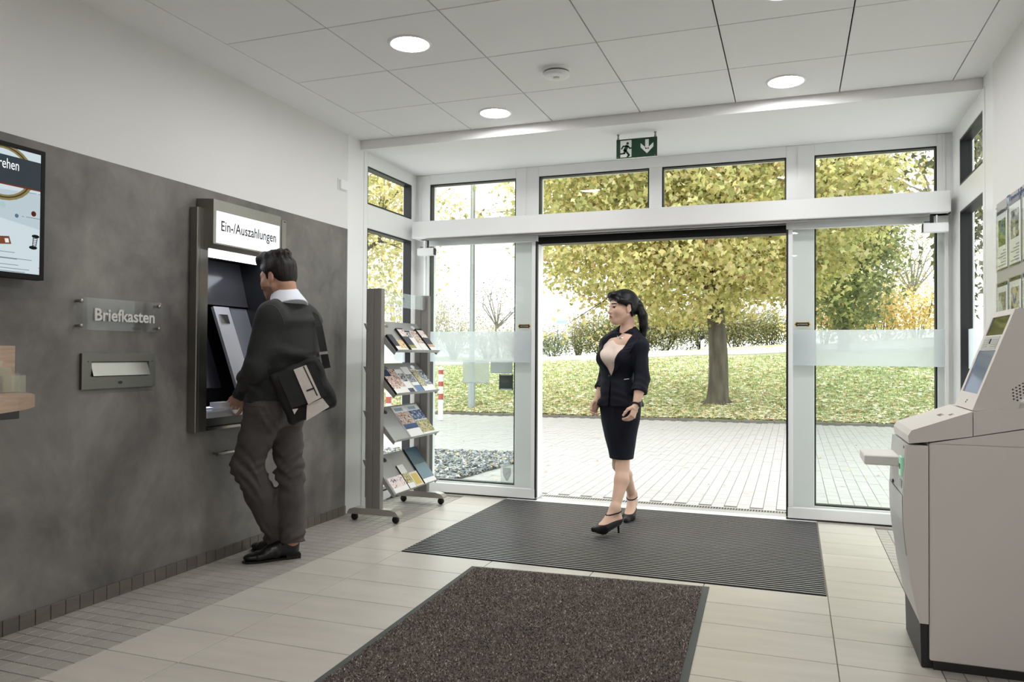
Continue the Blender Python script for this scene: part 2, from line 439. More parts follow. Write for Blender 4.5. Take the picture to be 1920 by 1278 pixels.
window(5, CL, PX1a, .10, 2.20); window(6, PX3b, CR, .10, 2.20)
finish(front, (PX1a, YF, 0))

# returns: short glazed walls left and right
def ret(name, xs, sgn, y0, y1, ya, yb, nwin, ztop, zmid0, zmid1):
    """xs inner face, sgn outward direction; windows between ya and yb"""
    t = tag(empty(name), kind='structure'); xo = xs + sgn * .09
    def b(nm, a, c, z0, z1): return box(nm, (xs, a, z0), (xo, c, z1), M_frame, t, .003)
    b('post', y0, ya, 0, 2.884); b('post', yb, y1, 0, 2.884)
    b('rail', ya, yb, 0, .075); b('rail', ya, yb, zmid0, zmid1); b('rail', ya, yb, ztop, 2.884)
    box('cover_profile', (xs, ya - .062, .0), (xs - sgn * .004, ya - .012, 2.8), M_frame, t)
    finish(t, (xs, y0, 0))
    for k, (z0, z1) in enumerate(((.075, zmid0), (zmid1, ztop))):
        w = tag(empty('window_%d' % (nwin + k)), kind='structure'); g = MB(); e = .014
        xa, xb = xs + sgn * .004, xs + sgn * .075
        g.box((xa, ya, z0), (xb, ya + e, z1)).box((xa, yb - e, z0), (xb, yb, z1)).box((xa, ya + e, z0), (xb, yb - e, z0 + e)).box((xa, ya + e, z1 - e), (xb, yb - e, z1))
        g.build('gasket', M_gasket, w)
        box('pane', (xs + sgn * .052, ya + e, z0 + e), (xs + sgn * .058, yb - e, z1 - e), M_pane, w)
        if k == 0:
            box('etched_band', (xs + sgn * .0485, ya + e, 1.135), (xs + sgn * .051, yb - e, 1.40), M_frost, w)
        finish(w, (xs, ya, z0))
ret('trim_2', XL, -1, 5.041, YF, 5.335, 6.088, 7, 2.70, 2.207, 2.398)
ret('trim_3', XR, 1, 4.991, YF, 5.235, 5.93, 9, 2.685, 2.195, 2.37)

# ---- sliding door leaves (parked in front of the fixed lights)
def leaf(n, xa, xb, lead, label_note):
    """xa, xb outer extents; lead = +1 when the leading edge is on the +x side"""
    d = tag(empty('door_%d' % n), kind='structure')
    y0, y1 = YD, YD + .035
    e = xb if lead > 0 else xa
    s = -lead
    rl = MB().box((xa + (.0 if lead > 0 else .012), y0 - .004, .012), (xb - (.012 if lead > 0 else 0), y1 + .004, .092), .004).build('bottom_rail', M_frame, d)
    box('floor_seal', (xa, y0 + .004, .002), (xb, y1 - .004, .012), M_black, d)
    box('top_rail', (xa, y0, 2.155), (xb, y1, 2.205), M_frame, d, .003)
    box('stile', (e + s * .046, y0 - .002, .092), (e + s * .014, y1 + .002, 2.155), M_frame, d, .003)
    box('edge_seal', (e + s * .014, y0, .02), (e, y1, 2.155), M_black, d)
    tail = xa if lead > 0 else xb
    box('stile', (tail, y0 + .005, .092), (tail - s * .022, y1 - .005, 2.155), M_frame, d, .003)
    gx0, gx1 = sorted((e + s * .046, tail - s * .022))
    box('glass_pane', (gx0, y0 + .012, .092), (gx1, y0 + .020, 2.155), M_leafglass, d)
    box('etched_band', (gx0 + .002, y0 + .0095, 1.142), (gx1 - .002, y0 + .0115, 1.405), M_frost, d)
    # arrow shaped sticker by the leading edge
    cx = (e + s * .046) + s * .068; z = 1.447; g = MB(); w, h = .050, .0125
    pts = [(-w, 0), (-w * .74, h * 1.5), (-w * .74, h), (w * .74, h), (w * .74, h * 1.5), (w, 0), (w * .74, -h * 1.5), (w * .74, -h), (-w * .74, -h), (-w * .74, -h * 1.5)]
    g.prism([(cx + a * 1.14, z + b * 1.25) for a, b in pts], 'y', y0 + .0095, y0 + .0115)
    st = g.build('arrow_sticker', mat('sticker_yellow', (214, 178, 60), .4), d)
    MB().prism([(cx + a, z + b) for a, b in pts], 'y', y0 + .0075, y0 + .0094).build('arrow_face', M_black, st)
    text('sticker_lettering', 'AUTOMATIK', .013, (cx, y0 + .0068, z - .0045), (1, 0, 0), (0, 0, 1), mat('sticker_white', (225, 225, 222), .5), st, .0004, 'CENTER', shear=.2)
    return finish(d, (xa, y0, 0))
LXa, LXb = fx(792, 700, YD), fx(1006, 700, YD)
RXa, RXb = fx(1474, 700, YD), fx(1779, 600, YD)
leaf(1, LXa, LXb, 1, ''); leaf(2, RXa, RXb, -1, '')

# threshold: white strip, grey channel, slotted drain
th = tag(box('trim_4', (PX1b, YF + .005, -.02), (PX3a, YF + .115, .0015), mat('threshold_grey', (178, 180, 182), .35, .4)), kind='structure')
box('white_strip', (MX0, MY1, -.02), (.16, YF + .004, .0018), mat('threshold_white', (232, 232, 228), .4), th)
dg = MB(); dr0, dr1 = YF + .125, YF + .20
dg.box((PX1b, YF + .115, -.02), (PX3a, dr0, .001)).box((PX1b, dr1, -.02), (PX3a, dr1 + .012, .001))
n = 92; wdt = (PX3a - PX1b) / n
for i in range(n): dg.box((PX1b + i * wdt, dr0, -.012), (PX1b + i * wdt + wdt * .5, dr1, .001))
tag(dg.build('drain_grating', M_grey, th), kind='stuff')
box('drain_channel', (PX1b, dr0, -.05), (PX3a, dr1, -.03), M_black, th)
# black track above the opening
tr = tag(box('trim_5', (LXa, 6.03, 2.206), (RXb, YF - .002, 2.235), M_black), kind='structure')
box('opening_lintel', (PX1b, YF + .001, 2.14), (PX3a, YF + .12, 2.2), M_black, tr)
lk = MB().box((-1.18, 6.06, 2.19), (-.86, 6.10, 2.206)).build('lock_bar', M_grey, tr)
# ================================================================ LAMPS
M_lens = emission('lamp_lens', (252, 251, 252), LAMP_STRENGTH)
ring_me = MB().lathe([(.098, .002), (.100, -.006), (.106, -.008), (.116, -.004), (.117, .0)], (0, 0, 0)).mesh('trim_ring', M_frame)
lens_m = MB(); nseg = 40
lens_m.add([(.099 * math.cos(2 * math.pi * k / nseg), .099 * math.sin(2 * math.pi * k / nseg), -.003) for k in range(nseg)], [tuple(range(nseg - 1, -1, -1))])
lens_me = lens_m.mesh('lens', M_lens)
def downlight(x, y, label, where=''):
    r = empty('downlight' + where); r.location = (x, y, ZC)
    inst('trim_ring', ring_me, (0, 0, 0), r); inst('lens' + where, lens_me, (0, 0, 0), r)
    tag(r, label, 'ceiling light', 'round downlights in the tiled ceiling')
XA, XBm = -1.925, -.0435
YR = [YE - .3135 - 1.254 * k for k in range(7)]
downlight(XA, YR[0], 'glowing round downlight in the edge ceiling tile between smoke detector and side window')
downlight(XA, YR[1], 'glowing round downlight one tile past the edge row, above the cash machine side')
downlight(XBm, YR[0], 'glowing round downlight in the edge ceiling tile above the door leaf beside the terminal')
downlight(XBm, YR[1], 'glowing round downlight one tile past the edge row, on the terminal side of the room')
for k in (3, 5):
    for x in (XA, XBm): downlight(x, YR[k], 'round downlight in the ceiling behind the viewer', ('_rear' if k == 5 else '') + ('_left' if x == XA else '_right') + '_offscreen')

# ================================================================ CEILING AND FRONT FITTINGS
sd = empty('smoke_detector')
c = (-1.298, 4.28, ZC)
MB().lathe([(.082, 0), (.082, -.012), (.076, -.014), (.0, -.014)], c).build('base_plate', M_frame, sd)
MB().lathe([(.072, -.014), (.072, -.021)], c).build('smoke_gap', M_black, sd)
MB().lathe([(.078, -.021), (.079, -.030), (.074, -.038), (.055, -.043), (.0, -.044)], c).build('cover', M_frame, sd)
MB().lathe([(.018, -.0445), (.018, -.047), (0, -.0475)], c).build('test_button', mat('off_white_button', (214, 213, 208), .4), sd)
tag(finish(sd, c), 'white round smoke detector with dark slot on ceiling tile', 'smoke detector')

# exit sign hanging from the soffit
ex = empty('exit_sign'); YX = 5.46
s0 = on(1155.8, 262.3, 'y', YX); s1 = on(1232, 255.5, 'y', YX); s2 = on(1155.5, 298, 'y', YX)
ex0, ex1, ez1, ez0 = s0[0], s1[0], (s0[2] + s1[2]) / 2, s2[2]
EW, EH = ex1 - ex0, ez1 - ez0
M_green = mat('sign_green', (16, 62, 40), .35); M_swhite = mat('sign_white', (236, 240, 234), .4)
box('plate', (ex0, YX, ez0), (ex1, YX + .012, ez1), M_green, ex, .001)
box('light_edge', (ex0, YX, ez0 - .003), (ex1, YX + .012, ez0), M_swhite, ex)
def eu(u, v): return (ex0 + u * EW, ez1 - v * EH)
def flat(name, polys, m, parent, y, t=.0008):
    g = MB()
    for p in polys: g.prism(p, 'y', y - t, y)
    return g.build(name, m, parent)
def strip(p, q, w):
    a, b = Vector(p), Vector(q); d = (b - a).normalized(); n = Vector((-d.y, d.x)) * w / 2
    a = a - d * w * .3; b = b + d * w * .3
    return [tuple(a - n), tuple(b - n), tuple(b + n), tuple(a + n)]
door = flat('door_symbol', [[eu(.10, .95), eu(.376, .95), eu(.376, .07), eu(.10, .07)]], M_swhite, ex, YX)
man = []
hx, hz = eu(.280, .235)
man.append([(hx + .0095 * math.cos(a * math.pi / 8), hz + .0095 * math.sin(a * math.pi / 8)) for a in range(16)])
for a, b, w in (((.265, .375), (.215, .60), .024), ((.268, .37), (.17, .37), .010), ((.17, .37), (.13, .50), .010), ((.285, .37), (.335, .50), .010), ((.335, .50), (.376, .485), .010),
                ((.215, .58), (.20, .745), .014), ((.20, .745), (.075, .765), .011), ((.23, .60), (.315, .85), .014), ((.315, .85), (.275, .93), .012)):
    man.append(strip(eu(*a), eu(*b), w))
flat('running_figure', man, M_green, door, YX - .0009)
flat('arrow_symbol', [[eu(.712, .10), eu(.712, .60), eu(.80, .60), eu(.80, .10)], [eu(.756, .83), eu(.912, .50), eu(.912, .28), eu(.756, .58)], [eu(.756, .83), eu(.756, .58), eu(.60, .28), eu(.60, .50)]], M_swhite, ex, YX)
for u in (.04, .955):
    p = eu(u, 0)
    MB().lathe([(.0085, 0), (.0085, .012), (.006, .014), (.006, ZS - ez1 - .01), (.0095, ZS - ez1 - .008), (.0095, ZS - ez1)], (p[0], YX + .006, ez1), n=12).build('hanger', M_grey, ex)
    q = eu(u - .005, .94); MB().lathe([(.004, -.001), (.004, .0), (.0, .0)], (q[0], YX - .0005, q[1]), 'y', 10).build('screw', M_grey, ex)
tag(finish(ex, (ex0, YX, ez0)), 'green emergency exit sign with running figure and down arrow', 'exit sign')

# automatic door operator and its sensors
hd = empty('door_operator'); YH = 5.955
h0, h1 = on(773, 420, 'y', YH)[0], on(1782, 380, 'y', YH)[0]
box('cover', (h0, YH, 2.206), (h1, YF - .01, 2.352), M_frame, hd, .004)
for x in (h0 - .004, h1): box('end_cap', (x, YH + .004, 2.209), (x + .004, YF - .012, 2.349), M_frame, hd)
box('underside_profile', (h0 + .12, YH + .03, 2.190), (h1 - .12, 6.028, 2.206), M_grey, hd)
tag(finish(hd, (h0, YH, 2.2)), 'long white box of the automatic door drive above the entrance', 'door drive')
def sensor(x0, z1, label, dark):
    r = empty('door_sensor'); w, h = .152, .064; y0, y1 = 5.965, 6.02
    box('housing', (x0, y0, z1 - h), (x0 + w, y1, z1), M_frame, r, .005)
    for k in (0, 1): box('end_plate', (x0 + (-.004 if k == 0 else w), y0 + .004, z1 - h + .003), (x0 + (0 if k == 0 else w + .004), y1 - .004, z1 - .003), M_black if k == dark else M_frame, r)
    for dx in (.045, .082): box('bracket', (x0 + dx, y0 + .02, z1), (x0 + dx + (.022 if dx < .06 else .008), y1 - .015, 2.19), M_frame if (dx < .06) == (dark == 1) else M_black, r)
    MB().tube([(x0 + .01, y0 + .03, z1 + .012), (x0 + .05, y0 + .032, z1 + .012)], .003, 6).build('cable', M_black, r)
    tag(finish(r, (x0, y0, z1 - h)), label, 'sensor')
sensor(-3.055, 2.122, 'small white door sensor box hanging below the drive beside the brochure rack', 1)
sensor(.842, 2.135, 'small white door sensor box hanging below the drive beside the poster wall', 0)
db = empty('motion_detector')
box('housing', (XL + .0, 4.915, 2.432), (XL + .028, 5.008, 2.506), M_frame, db, .006)
box('back_plate', (XL + .0, 4.905, 2.426), (XL + .006, 5.03, 2.512), M_frame, db, .002)
tag(finish(db, (XL, 4.96, 2.43)), 'small white detector box high on the white wall by the corner', 'detector')

# ================================================================ ENTRANCE MAT AND CARPET
mt = empty('entrance_mat')
M_mat = mat('mat_pile', (34, 33, 33), .9, bump=.5, bscale=500); M_alu = mat('mat_aluminium', (205, 205, 205), .3, .45)
box('underlay', (MX0, MY0, -.006), (MX1, MY1, -.003), M_black, mt)
NS = 50; pit = (MY1 - MY0) / NS
pile = MB().box((0, .003, -.004), (MX1 - MX0, pit * .56, .0025), .001).mesh('pile_strip', M_mat)
alu = MB().box((0, pit * .58, -.004), (MX1 - MX0, pit * .97, .0005)).mesh('metal_slat', M_alu)
for k in range(NS):
    inst('pile_strip', pile, (MX0, MY0 + k * pit, 0), mt); inst('metal_slat', alu, (MX0, MY0 + k * pit, 0), mt)
tag(finish(mt, (MX0, MY0, 0)), 'ribbed black and aluminium entrance mat sunk in floor before the doors', 'door mat')

cp = empty('carpet')
cA, cB, cD, cC = [np.array(on(*p, 'z', 0)) for p in ((885, 1062), (1330, 1101), (594, 1278), (1287, 1278))]
dl = (cD - cA) / np.linalg.norm(cD - cA); dr = (cC - cB) / np.linalg.norm(cC - cB)
dd = (dl + dr) / 2; dd /= np.linalg.norm(dd)
cE, cFp = cA + dd * 2.6, cB + dd * 2.6
def quadbox(g, q, z0, z1):
    return g.add([(p[0], p[1], z0) for p in q] + [(p[0], p[1], z1) for p in q], [(0, 1, 2, 3), (7, 6, 5, 4), (0, 4, 5, 1), (1, 5, 6, 2), (2, 6, 7, 3), (3, 7, 4, 0)])
def insetq(a, b, cc, d, t):
    u = (b - a) / np.linalg.norm(b - a); v = (d - a) / np.linalg.norm(d - a)
    return [a + (u + v) * t, b + (-u + v) * t, cc + (-u - v) * t, d + (u - v) * t]
quadbox(MB(), [cA, cB, cFp, cE], .0005, .004).build('rubber_border', mat('carpet_border', (72, 76, 73), .7), cp)
qi = insetq(cA, cB, cFp, cE, .032)
quadbox(MB(), qi, .004, .0075).build('backing', mat('carpet_base', (88, 78, 73), .95, var=.2, vscale=3, bump=.6, bscale=400), cp)
NB = 90000
uu = rng.random(NB); vv = rng.random(NB) ** 1.0
P0 = (qi[0][None] * ((1 - uu) * (1 - vv))[:, None] + qi[1][None] * (uu * (1 - vv))[:, None] + qi[2][None] * (uu * vv)[:, None] + qi[3][None] * ((1 - uu) * vv)[:, None])
P0[:, 2] = .0065
ang = rng.random(NB) * 2 * np.pi; wd = np.stack([np.cos(ang), np.sin(ang), 0 * ang], 1) * (rng.random(NB) * .0018 + .0022)[:, None]
ln = np.stack([rng.normal(0, .0045, NB), rng.normal(0, .0045, NB), rng.random(NB) * .004 + .0045], 1)
V = np.empty((NB * 3, 3)); V[0::3] = P0 - wd; V[1::3] = P0 + wd; V[2::3] = P0 + ln
me = bpy.data.meshes.new('pile_fibres'); me.vertices.add(NB * 3); me.vertices.foreach_set('co', V.ravel())
me.loops.add(NB * 3); me.loops.foreach_set('vertex_index', np.arange(NB * 3)); me.polygons.add(NB); me.polygons.foreach_set('loop_start', np.arange(0, NB * 3, 3))
me.update(calc_edges=True)
ca = me.color_attributes.new('tint', 'FLOAT_COLOR', 'POINT')
base_c = np.array([lin((126, 116, 110)), lin((166, 155, 147)), lin((80, 71, 67)), lin((196, 186, 176))])
pk = rng.choice(4, NB, p=[.42, .28, .22, .08]); cc = np.repeat(base_c[pk], 3, 0)
ca.data.foreach_set('color', np.concatenate([cc, np.ones((NB * 3, 1))], 1).ravel())
me.materials.append(mat_attr('carpet_fibre', .9, .1))
tag(inst('pile_fibres', me, (0, 0, 0), cp), kind='stuff')
tag(finish(cp, tuple(cA)), 'brown flecked carpet runner with dark rubber border on the tiles', 'carpet')

# ================================================================ LEFT WALL FITTINGS
# screen
tv = empty('display_screen'); XT = XL + .085; ty0, ty1, tz0, tz1 = 1.45, 2.467, 1.526, 2.092
bz = MB(); b_ = .019
bz.box((XT - .045, ty0, tz0), (XT, ty0 + b_, tz1)).box((XT - .045, ty1 - b_, tz0), (XT, ty1, tz1)).box((XT - .045, ty0 + b_, tz0), (XT, ty1 - b_, tz0 + b_ + .004)).box((XT - .045, ty0 + b_, tz1 - b_), (XT, ty1 - b_, tz1))
bz.build('bezel', mat('bezel_black', (8, 8, 9), .55, spec=.2), tv)
box('housing', (XT - .06, ty0 + .03, tz0 + .03), (XT - .04, ty1 - .03, tz1 - .03), M_black, tv)
box('wall_bracket', (XL + .003, 1.75, 1.6), (XT - .06, 2.2, 2.0), M_black, tv)
XS = XT - .004
def scr(n, col, k=.82):
    return emission('screen_' + n, col, k)
panel = box('display', (XT - .012, ty0 + b_, tz0 + b_), (XS, ty1 - b_, tz1 - b_), scr('paper', (206, 220, 226)), tv)
def SP(cx, cy):
    q = on(cx * .2269, 250 + cy * .2269, 'x', XS); return (q[1], q[2])
def sflat(name, polys, m, lift=.0006):
    g = MB()
    for p in polys: g.prism(p, 'x', XS + lift - .0005, XS + lift)
    return g.build(name, m, panel)
R_ = ty1 - b_
sflat('grey_area', [[SP(-160, 640), (R_, SP(340, 800)[1]), (R_, SP(340, 505)[1]), SP(-160, 430)]], scr('shade', (188, 203, 210)), .0004)
def ring(cx, cy, r0, r1, sq=1.0, n=28):
    out = []
    for k in range(n):
        a, b = 2 * math.pi * k / n, 2 * math.pi * (k + 1) / n
        out.append([(cx + r0 * math.cos(a), cy + sq * r0 * math.sin(a)), (cx + r1 * math.cos(a), cy + sq * r1 * math.sin(a)), (cx + r1 * math.cos(b), cy + sq * r1 * math.sin(b)), (cx + r0 * math.cos(b), cy + sq * r0 * math.sin(b))])
    return out
rc = SP(60, 320)
sflat('rope_coil', ring(rc[0] - .02, rc[1], .115, .142, .84), scr('rope', (150, 136, 92), .7), .0007)
sflat('rope_strand', ring(rc[0] - .02, rc[1], .124, .131, .84), scr('rope_dark', (84, 74, 46), .7), .0010)
sflat('dark_band', [[(ty0 + b_, SP(340, 480)[1]), (R_, SP(340, 478)[1]), (R_, SP(340, 250)[1]), (ty0 + b_, SP(340, 250)[1])]], scr('band', (62, 70, 76), .75), .0014)
sflat('brown_line', [[(ty0 + b_, SP(340, 486)[1]), (R_, SP(340, 486)[1]), (R_, SP(340, 474)[1]), (ty0 + b_, SP(340, 474)[1])]], scr('brown', (110, 62, 44), .75), .0016)
tp = SP(-2, 292); tq = SP(158, 312)
text('headline', 'rehen', .062, (XS + .0022, tq[0], tq[1]), (0, 1, 0), (0, 0, 1), scr('text', (240, 245, 246), .95), panel, .0002, 'RIGHT', sx=.64)
def disc(p, r, n=18): return [(p[0] + r * math.cos(2 * math.pi * k / n), p[1] + r * math.sin(2 * math.pi * k / n)) for k in range(n)]
sflat('blue_button', [disc(SP(137, 680), .0085)], scr('blue', (88, 116, 140), .8), .0012)
sflat('red_button', [disc(SP(277, 665), .0115)], scr('red', (92, 40, 36), .8), .0012)
sflat('pale_button', [disc(SP(22, 588), .0135)], scr('pale', (176, 202, 206), .8), .0012)
K_ = scr('ink', (28, 30, 32), .8)
def seg(a, b, w): return strip(SP(*a), SP(*b), w)
for sg_ in (seg((215, 690), (338, 712), .0014), seg((180, 685), (198, 688), .0014), seg((232, 488), (300, 500), .0014), seg((318, 505), (338, 508), .0014), seg((315, 1113), (338, 1113), .0014)): sflat('dash', [sg_], K_, .0011)
tg = SP(20, 895)
sflat('brown_tag', [[(tg[0] - .07, tg[1] - .016), (tg[0] + .038, tg[1] - .004), (tg[0] + .028, tg[1] + .028), (tg[0] - .08, tg[1] + .016)]], scr('leather', (124, 76, 52), .8), .0011)
sflat('tag_window', [[(tg[0] + .012, tg[1] - .001), (tg[0] + .028, tg[1] + .001), (tg[0] + .024, tg[1] + .018), (tg[0] + .008, tg[1] + .016)]], scr('tagpaper', (225, 226, 222), .9), .0016)
sp = SP(283, 900)
spool = [disc((sp[0] + .003, sp[1] + .026), .017), disc((sp[0] - .006, sp[1] - .026), .019)]
spool = [[(sp[0] + dx + a, sp[1] + dz + b * .42) for a, b in disc((0, 0), r)] for dx, dz, r in ((.005, .026, .018), (-.006, -.024, .019))]
sflat('thread_spool', spool + [strip((sp[0] - .009, sp[1] - .02), (sp[0] - .005, sp[1] + .022), .003), strip((sp[0] + .006, sp[1] - .02), (sp[0] + .014, sp[1] + .022), .003)] + [strip((sp[0] - .008, sp[1] - .014 + .009 * k), (sp[0] + .009, sp[1] - .009 + .009 * k), .0022) for k in range(4)], K_, .0013)
Kt = scr('small_text', (120, 128, 134), .8)
lines = []
for k, (ya, xb) in enumerate(((985, 120), (1040, 140), (1050, 262), (1090, 150), (1130, 240), (1150, 205))):
    p = SP(xb, ya); lines.append([(p[0] - (.16 if k != 2 else .24), p[1] - .0012), (p[0], p[1] - .0012), (p[0], p[1] + .0012), (p[0] - (.16 if k != 2 else .24), p[1] + .0012)])
sflat('small_print', lines, Kt, .0009)
tag(finish(tv, (XT, 1.95, tz0)), 'flat black framed screen showing rope coil, buttons and thread spool', 'screen')

# acrylic letterbox sign
sg = empty('letterbox_sign'); XA_ = XL + .034; sy0, sy1, sz0, sz1 = 2.682, 3.19, 1.318, 1.474
box('acrylic_plate', (XA_ - .006, sy0, sz0), (XA_, sy1, sz1), glass('acrylic', (250, 251, 250), 1.0, haze=.035, hazecol=(205, 203, 200)), sg, .001)
for yy in (sy0 + .018, sy1 - .018):
    for zz in (sz0 + .02, sz1 - .02):
        so = MB().lathe([(.007, XL + .004 - XA_), (.007, -.007), (.0095, .0005), (.0095, .007), (.007, .009), (0, .009)], (XA_, yy, zz), 'x', 14).build('standoff', M_steel, sg)
text('lettering', 'Briefkasten', .083, (XA_ + .004, (sy0 + sy1) / 2 + .02, 1.366), (0, 1, 0), (0, 0, 1), mat('sign_grey', (196, 194, 190), .4, .2), sg, .003, 'CENTER', offset=.0016)
tag(finish(sg, (XL, sy0, sz0)), 'clear acrylic sign with grey letters above the mail slot', 'sign')

ms = empty('mail_slot'); y0, y1, z0, z1 = 2.723, 3.168, 1.036, 1.207; xf = PX + .016
f = MB(); a0, a1, b0, b1 = 2.777, 3.127, 1.094, 1.168
f.box((PX, y0, z0), (xf, a0, z1)).box((PX, a1, z0), (xf, y1, z1)).box((PX, a0, z0), (xf, a1, b0)).box((PX, a0, b1), (xf, a1, z1))
f.build('face_plate', mat('satin_steel', (112, 110, 104), .38, 1.0, var=.05, vscale=12, stretch=(1, 1, 60)), ms)
MB().slab((PX + .003, a0 + .002, b1 - .002), (0, a1 - a0 - .004, 0), (.022, 0, -(b1 - b0) + .006), (1, 0, .3), .002).build('flap', mat('polished_steel', (205, 205, 196), .22, 1.0), ms)
MB().box((PX + .001, a0, b0), (PX + .003, a1, b1)).build('slot_back', M_black, ms)
bd = MB().prism([((y0 + y1) / 2 + .013 * math.cos(t * math.pi / 10), 1.063 + .0075 * math.sin(t * math.pi / 10)) for t in range(20)], 'x', xf, xf + .0015).build('badge', M_black, ms)
for yy in (a0 - .02, a1 + .02): MB().lathe([(.003, .0), (.003, .001), (0, .001)], (xf, yy, b1), 'x', 8).build('screw', M_black, ms)
tag(finish(ms, (PX, y0, z0)), 'wide stainless steel mail slot plate with hinged flap in grey wall', 'mail slot')

# writing shelf with leaflet holder
M_wood = mat('oak_laminate', (176, 150, 128), .42, var=.13, vscale=3.2, stretch=(3, 2.2, 26), detail=7, bump=.03, bscale=30)
ws = empty('writing_shelf'); pts = []
cyc, ax_, ay_ = 1.25, .72, 1.09
for k in range(25):
    t = math.pi / 2 - math.pi * k / 24
    pts.append((XL + .004 + ax_ * max(0, math.cos(t)) ** .9, cyc + ay_ * math.copysign(abs(math.sin(t)) ** 1.0, math.sin(t))))
MB().prism(pts, 'z', 1.0, 1.045).build('shelf_board', M_wood, ws)
box('back_board', (XL + .005, 1.2, 1.045), (XL + .027, 2.385, 1.239), M_wood, ws, .001)
box('bracket', (XL + .005, 1.4, .95), (XL + .3, 2.2, 1.0), M_steel_d, ws, .002)
tag(finish(ws, (XL, 1.25, 1.0)), 'oak writing shelf with rounded end fixed to the grey wall', 'shelf')
lh = empty('leaflet_holder'); M_ac = glass('clear_plastic', (252, 252, 251), 1.2, haze=.12, hazecol=(222, 216, 208))
for k in range(4):
    x = XL + .035 + .028 * k; zt = 1.205 - .028 * k
    box('divider', (x, 1.75, 1.047), (x + .0025, 2.285 + .017 * k, zt), M_ac, lh)
box('front_panel', (XL + .16, 1.75, 1.047), (XL + .163, 2.33, 1.115), M_ac, lh)
MB().prism([(XL + .03, 1.047), (XL + .163, 1.047), (XL + .163, 1.115), (XL + .10, 1.13), (XL + .03, 1.15)], 'y', 2.328, 2.331).build('side_panel', M_ac, lh)
box('bottom', (XL + .03, 1.75, 1.045), (XL + .163, 2.33, 1.047), M_ac, lh)
for k in range(3):
    x = XL + .041 + .028 * k
    lf = box('leaflet_stack', (x, 1.8, 1.049), (x + .012, 2.25, 1.17 - .028 * k), mat('paper_white', (232, 229, 222), .6), lh)
tag(finish(lh, (XL + .1, 2.1, 1.045)), 'stepped clear plastic leaflet holder standing on the oak shelf', 'leaflet holder')

# ================================================================ CASH MACHINE
am = empty('cash_machine')
fp = .062
box('frame_post', (XL + .004, 3.416, .766), (XL + fp, 3.505, 2.028), M_steel, am, .004)
box('frame_post', (XL + .004, 4.168, .766), (XL + fp, 4.215, 2.075), M_steel, am, .004)
box('frame_seam', (XL + fp, 3.436, .768), (XL + fp + .0015, 3.441, 2.026), M_steel, am)
M_liner = mat('machine_liner', (32, 32, 36), .35, .2); M_panel = mat('machine_panel_grey', (176, 176, 182), .38, .35); M_glossd = mat('machine_dark_gloss', (44, 44, 50), .16)
ln_ = MB(); xb = XL - .33
ln_.box((xb - .01, HY0, HZ0), (xb, HY1, HZ1)).box((xb, HY0, HZ0), (XL + .003, HY0 + .012, HZ1)).box((xb, HY1 - .012, HZ0), (XL + .003, HY1, HZ1)).box((xb, HY0, HZ0), (XL + .003, HY1, HZ0 + .01)).box((xb, HY0, 1.80), (XL + .003, HY1, HZ1))
ln_.build('recess_liner', M_liner, am)
def incl(name, y0, y1, p, q, t, m, parent=am):
    """panel between (x,z) points p and q, t thick, spanning y0 to y1"""
    a, b = Vector(p), Vector(q); d = (b - a).normalized(); n = Vector((d.y, -d.x)) * t
    if n.x > 0: n = -n
    return MB().prism([tuple(a), tuple(b), tuple(b + n), tuple(a + n)], 'y', y0, y1).build(name, m, parent)
incl('dark_side_panel', HY0 + .014, 3.835, (XL - .30, 1.50), (XL - .12, 1.0), .01, M_glossd)
bzl = incl('bezel', 3.845, 3.985, (XL - .20, 1.50), (XL - .01, 1.0), .02, M_panel)
incl('bezel_edge', 3.985, 4.003, (XL - .21, 1.50), (XL - .03, 1.0), .01, M_black, bzl)
incl('card_reader', 3.868, 3.945, (XL - .1745, 1.452), (XL - .153, 1.395), .006, mat('mirror_steel', (230, 230, 230), .1, 1.0), bzl)
incl('card_slot', 3.90, 3.975, (XL - .0395, 1.10), (XL - .0365, 1.09), .006, mat('slot_violet', (120, 120, 140), .4), bzl)
incl('monitor_surround', 4.003, HY1 - .014, (XL - .22, 1.50), (XL - .04, 1.0), .02, mat('monitor_grey', (128, 130, 138), .22, .3))
incl('upper_panel', HY0 + .014, 3.76, (XL - .30, 1.795), (XL - .21, 1.51), .01, mat('machine_mid_gloss', (66, 66, 70), .14))
incl('upper_panel', 3.765, HY1 - .014, (XL - .28, 1.795), (XL - .205, 1.51), .01, mat('machine_mid_gloss', (66, 66, 70), .14))
box('tray', (xb, HY0 + .014, .838), (XL + .055, HY1 - .014, .878), M_panel, am, .004)
box('tray_dark', (xb, HY0 + .014, .878), (XL - .075, HY1 - .014, .884), M_black, am)
box('lower_pocket', (xb, HY0 + .014, .787), (XL + .02, 4.05, .836), M_black, am, .002)
box('pocket_lip', (XL + .004, HY0 + .01, .768), (XL + .05, HY1 - .01, .787), mat('lip_steel', (120, 118, 112), .25, 1.0), am, .002)
box('key_light', (XL - .076, HY0 + .06, .885), (XL - .070, 4.1, .893), emission('tray_glow', (214, 222, 255), 2.0), am)
box('work_light', (XL - .12, HY0 + .02, 1.786), (XL + .07, HY1 - .02, 1.796), emission('machine_lamp', (236, 240, 252), 4.0), am)
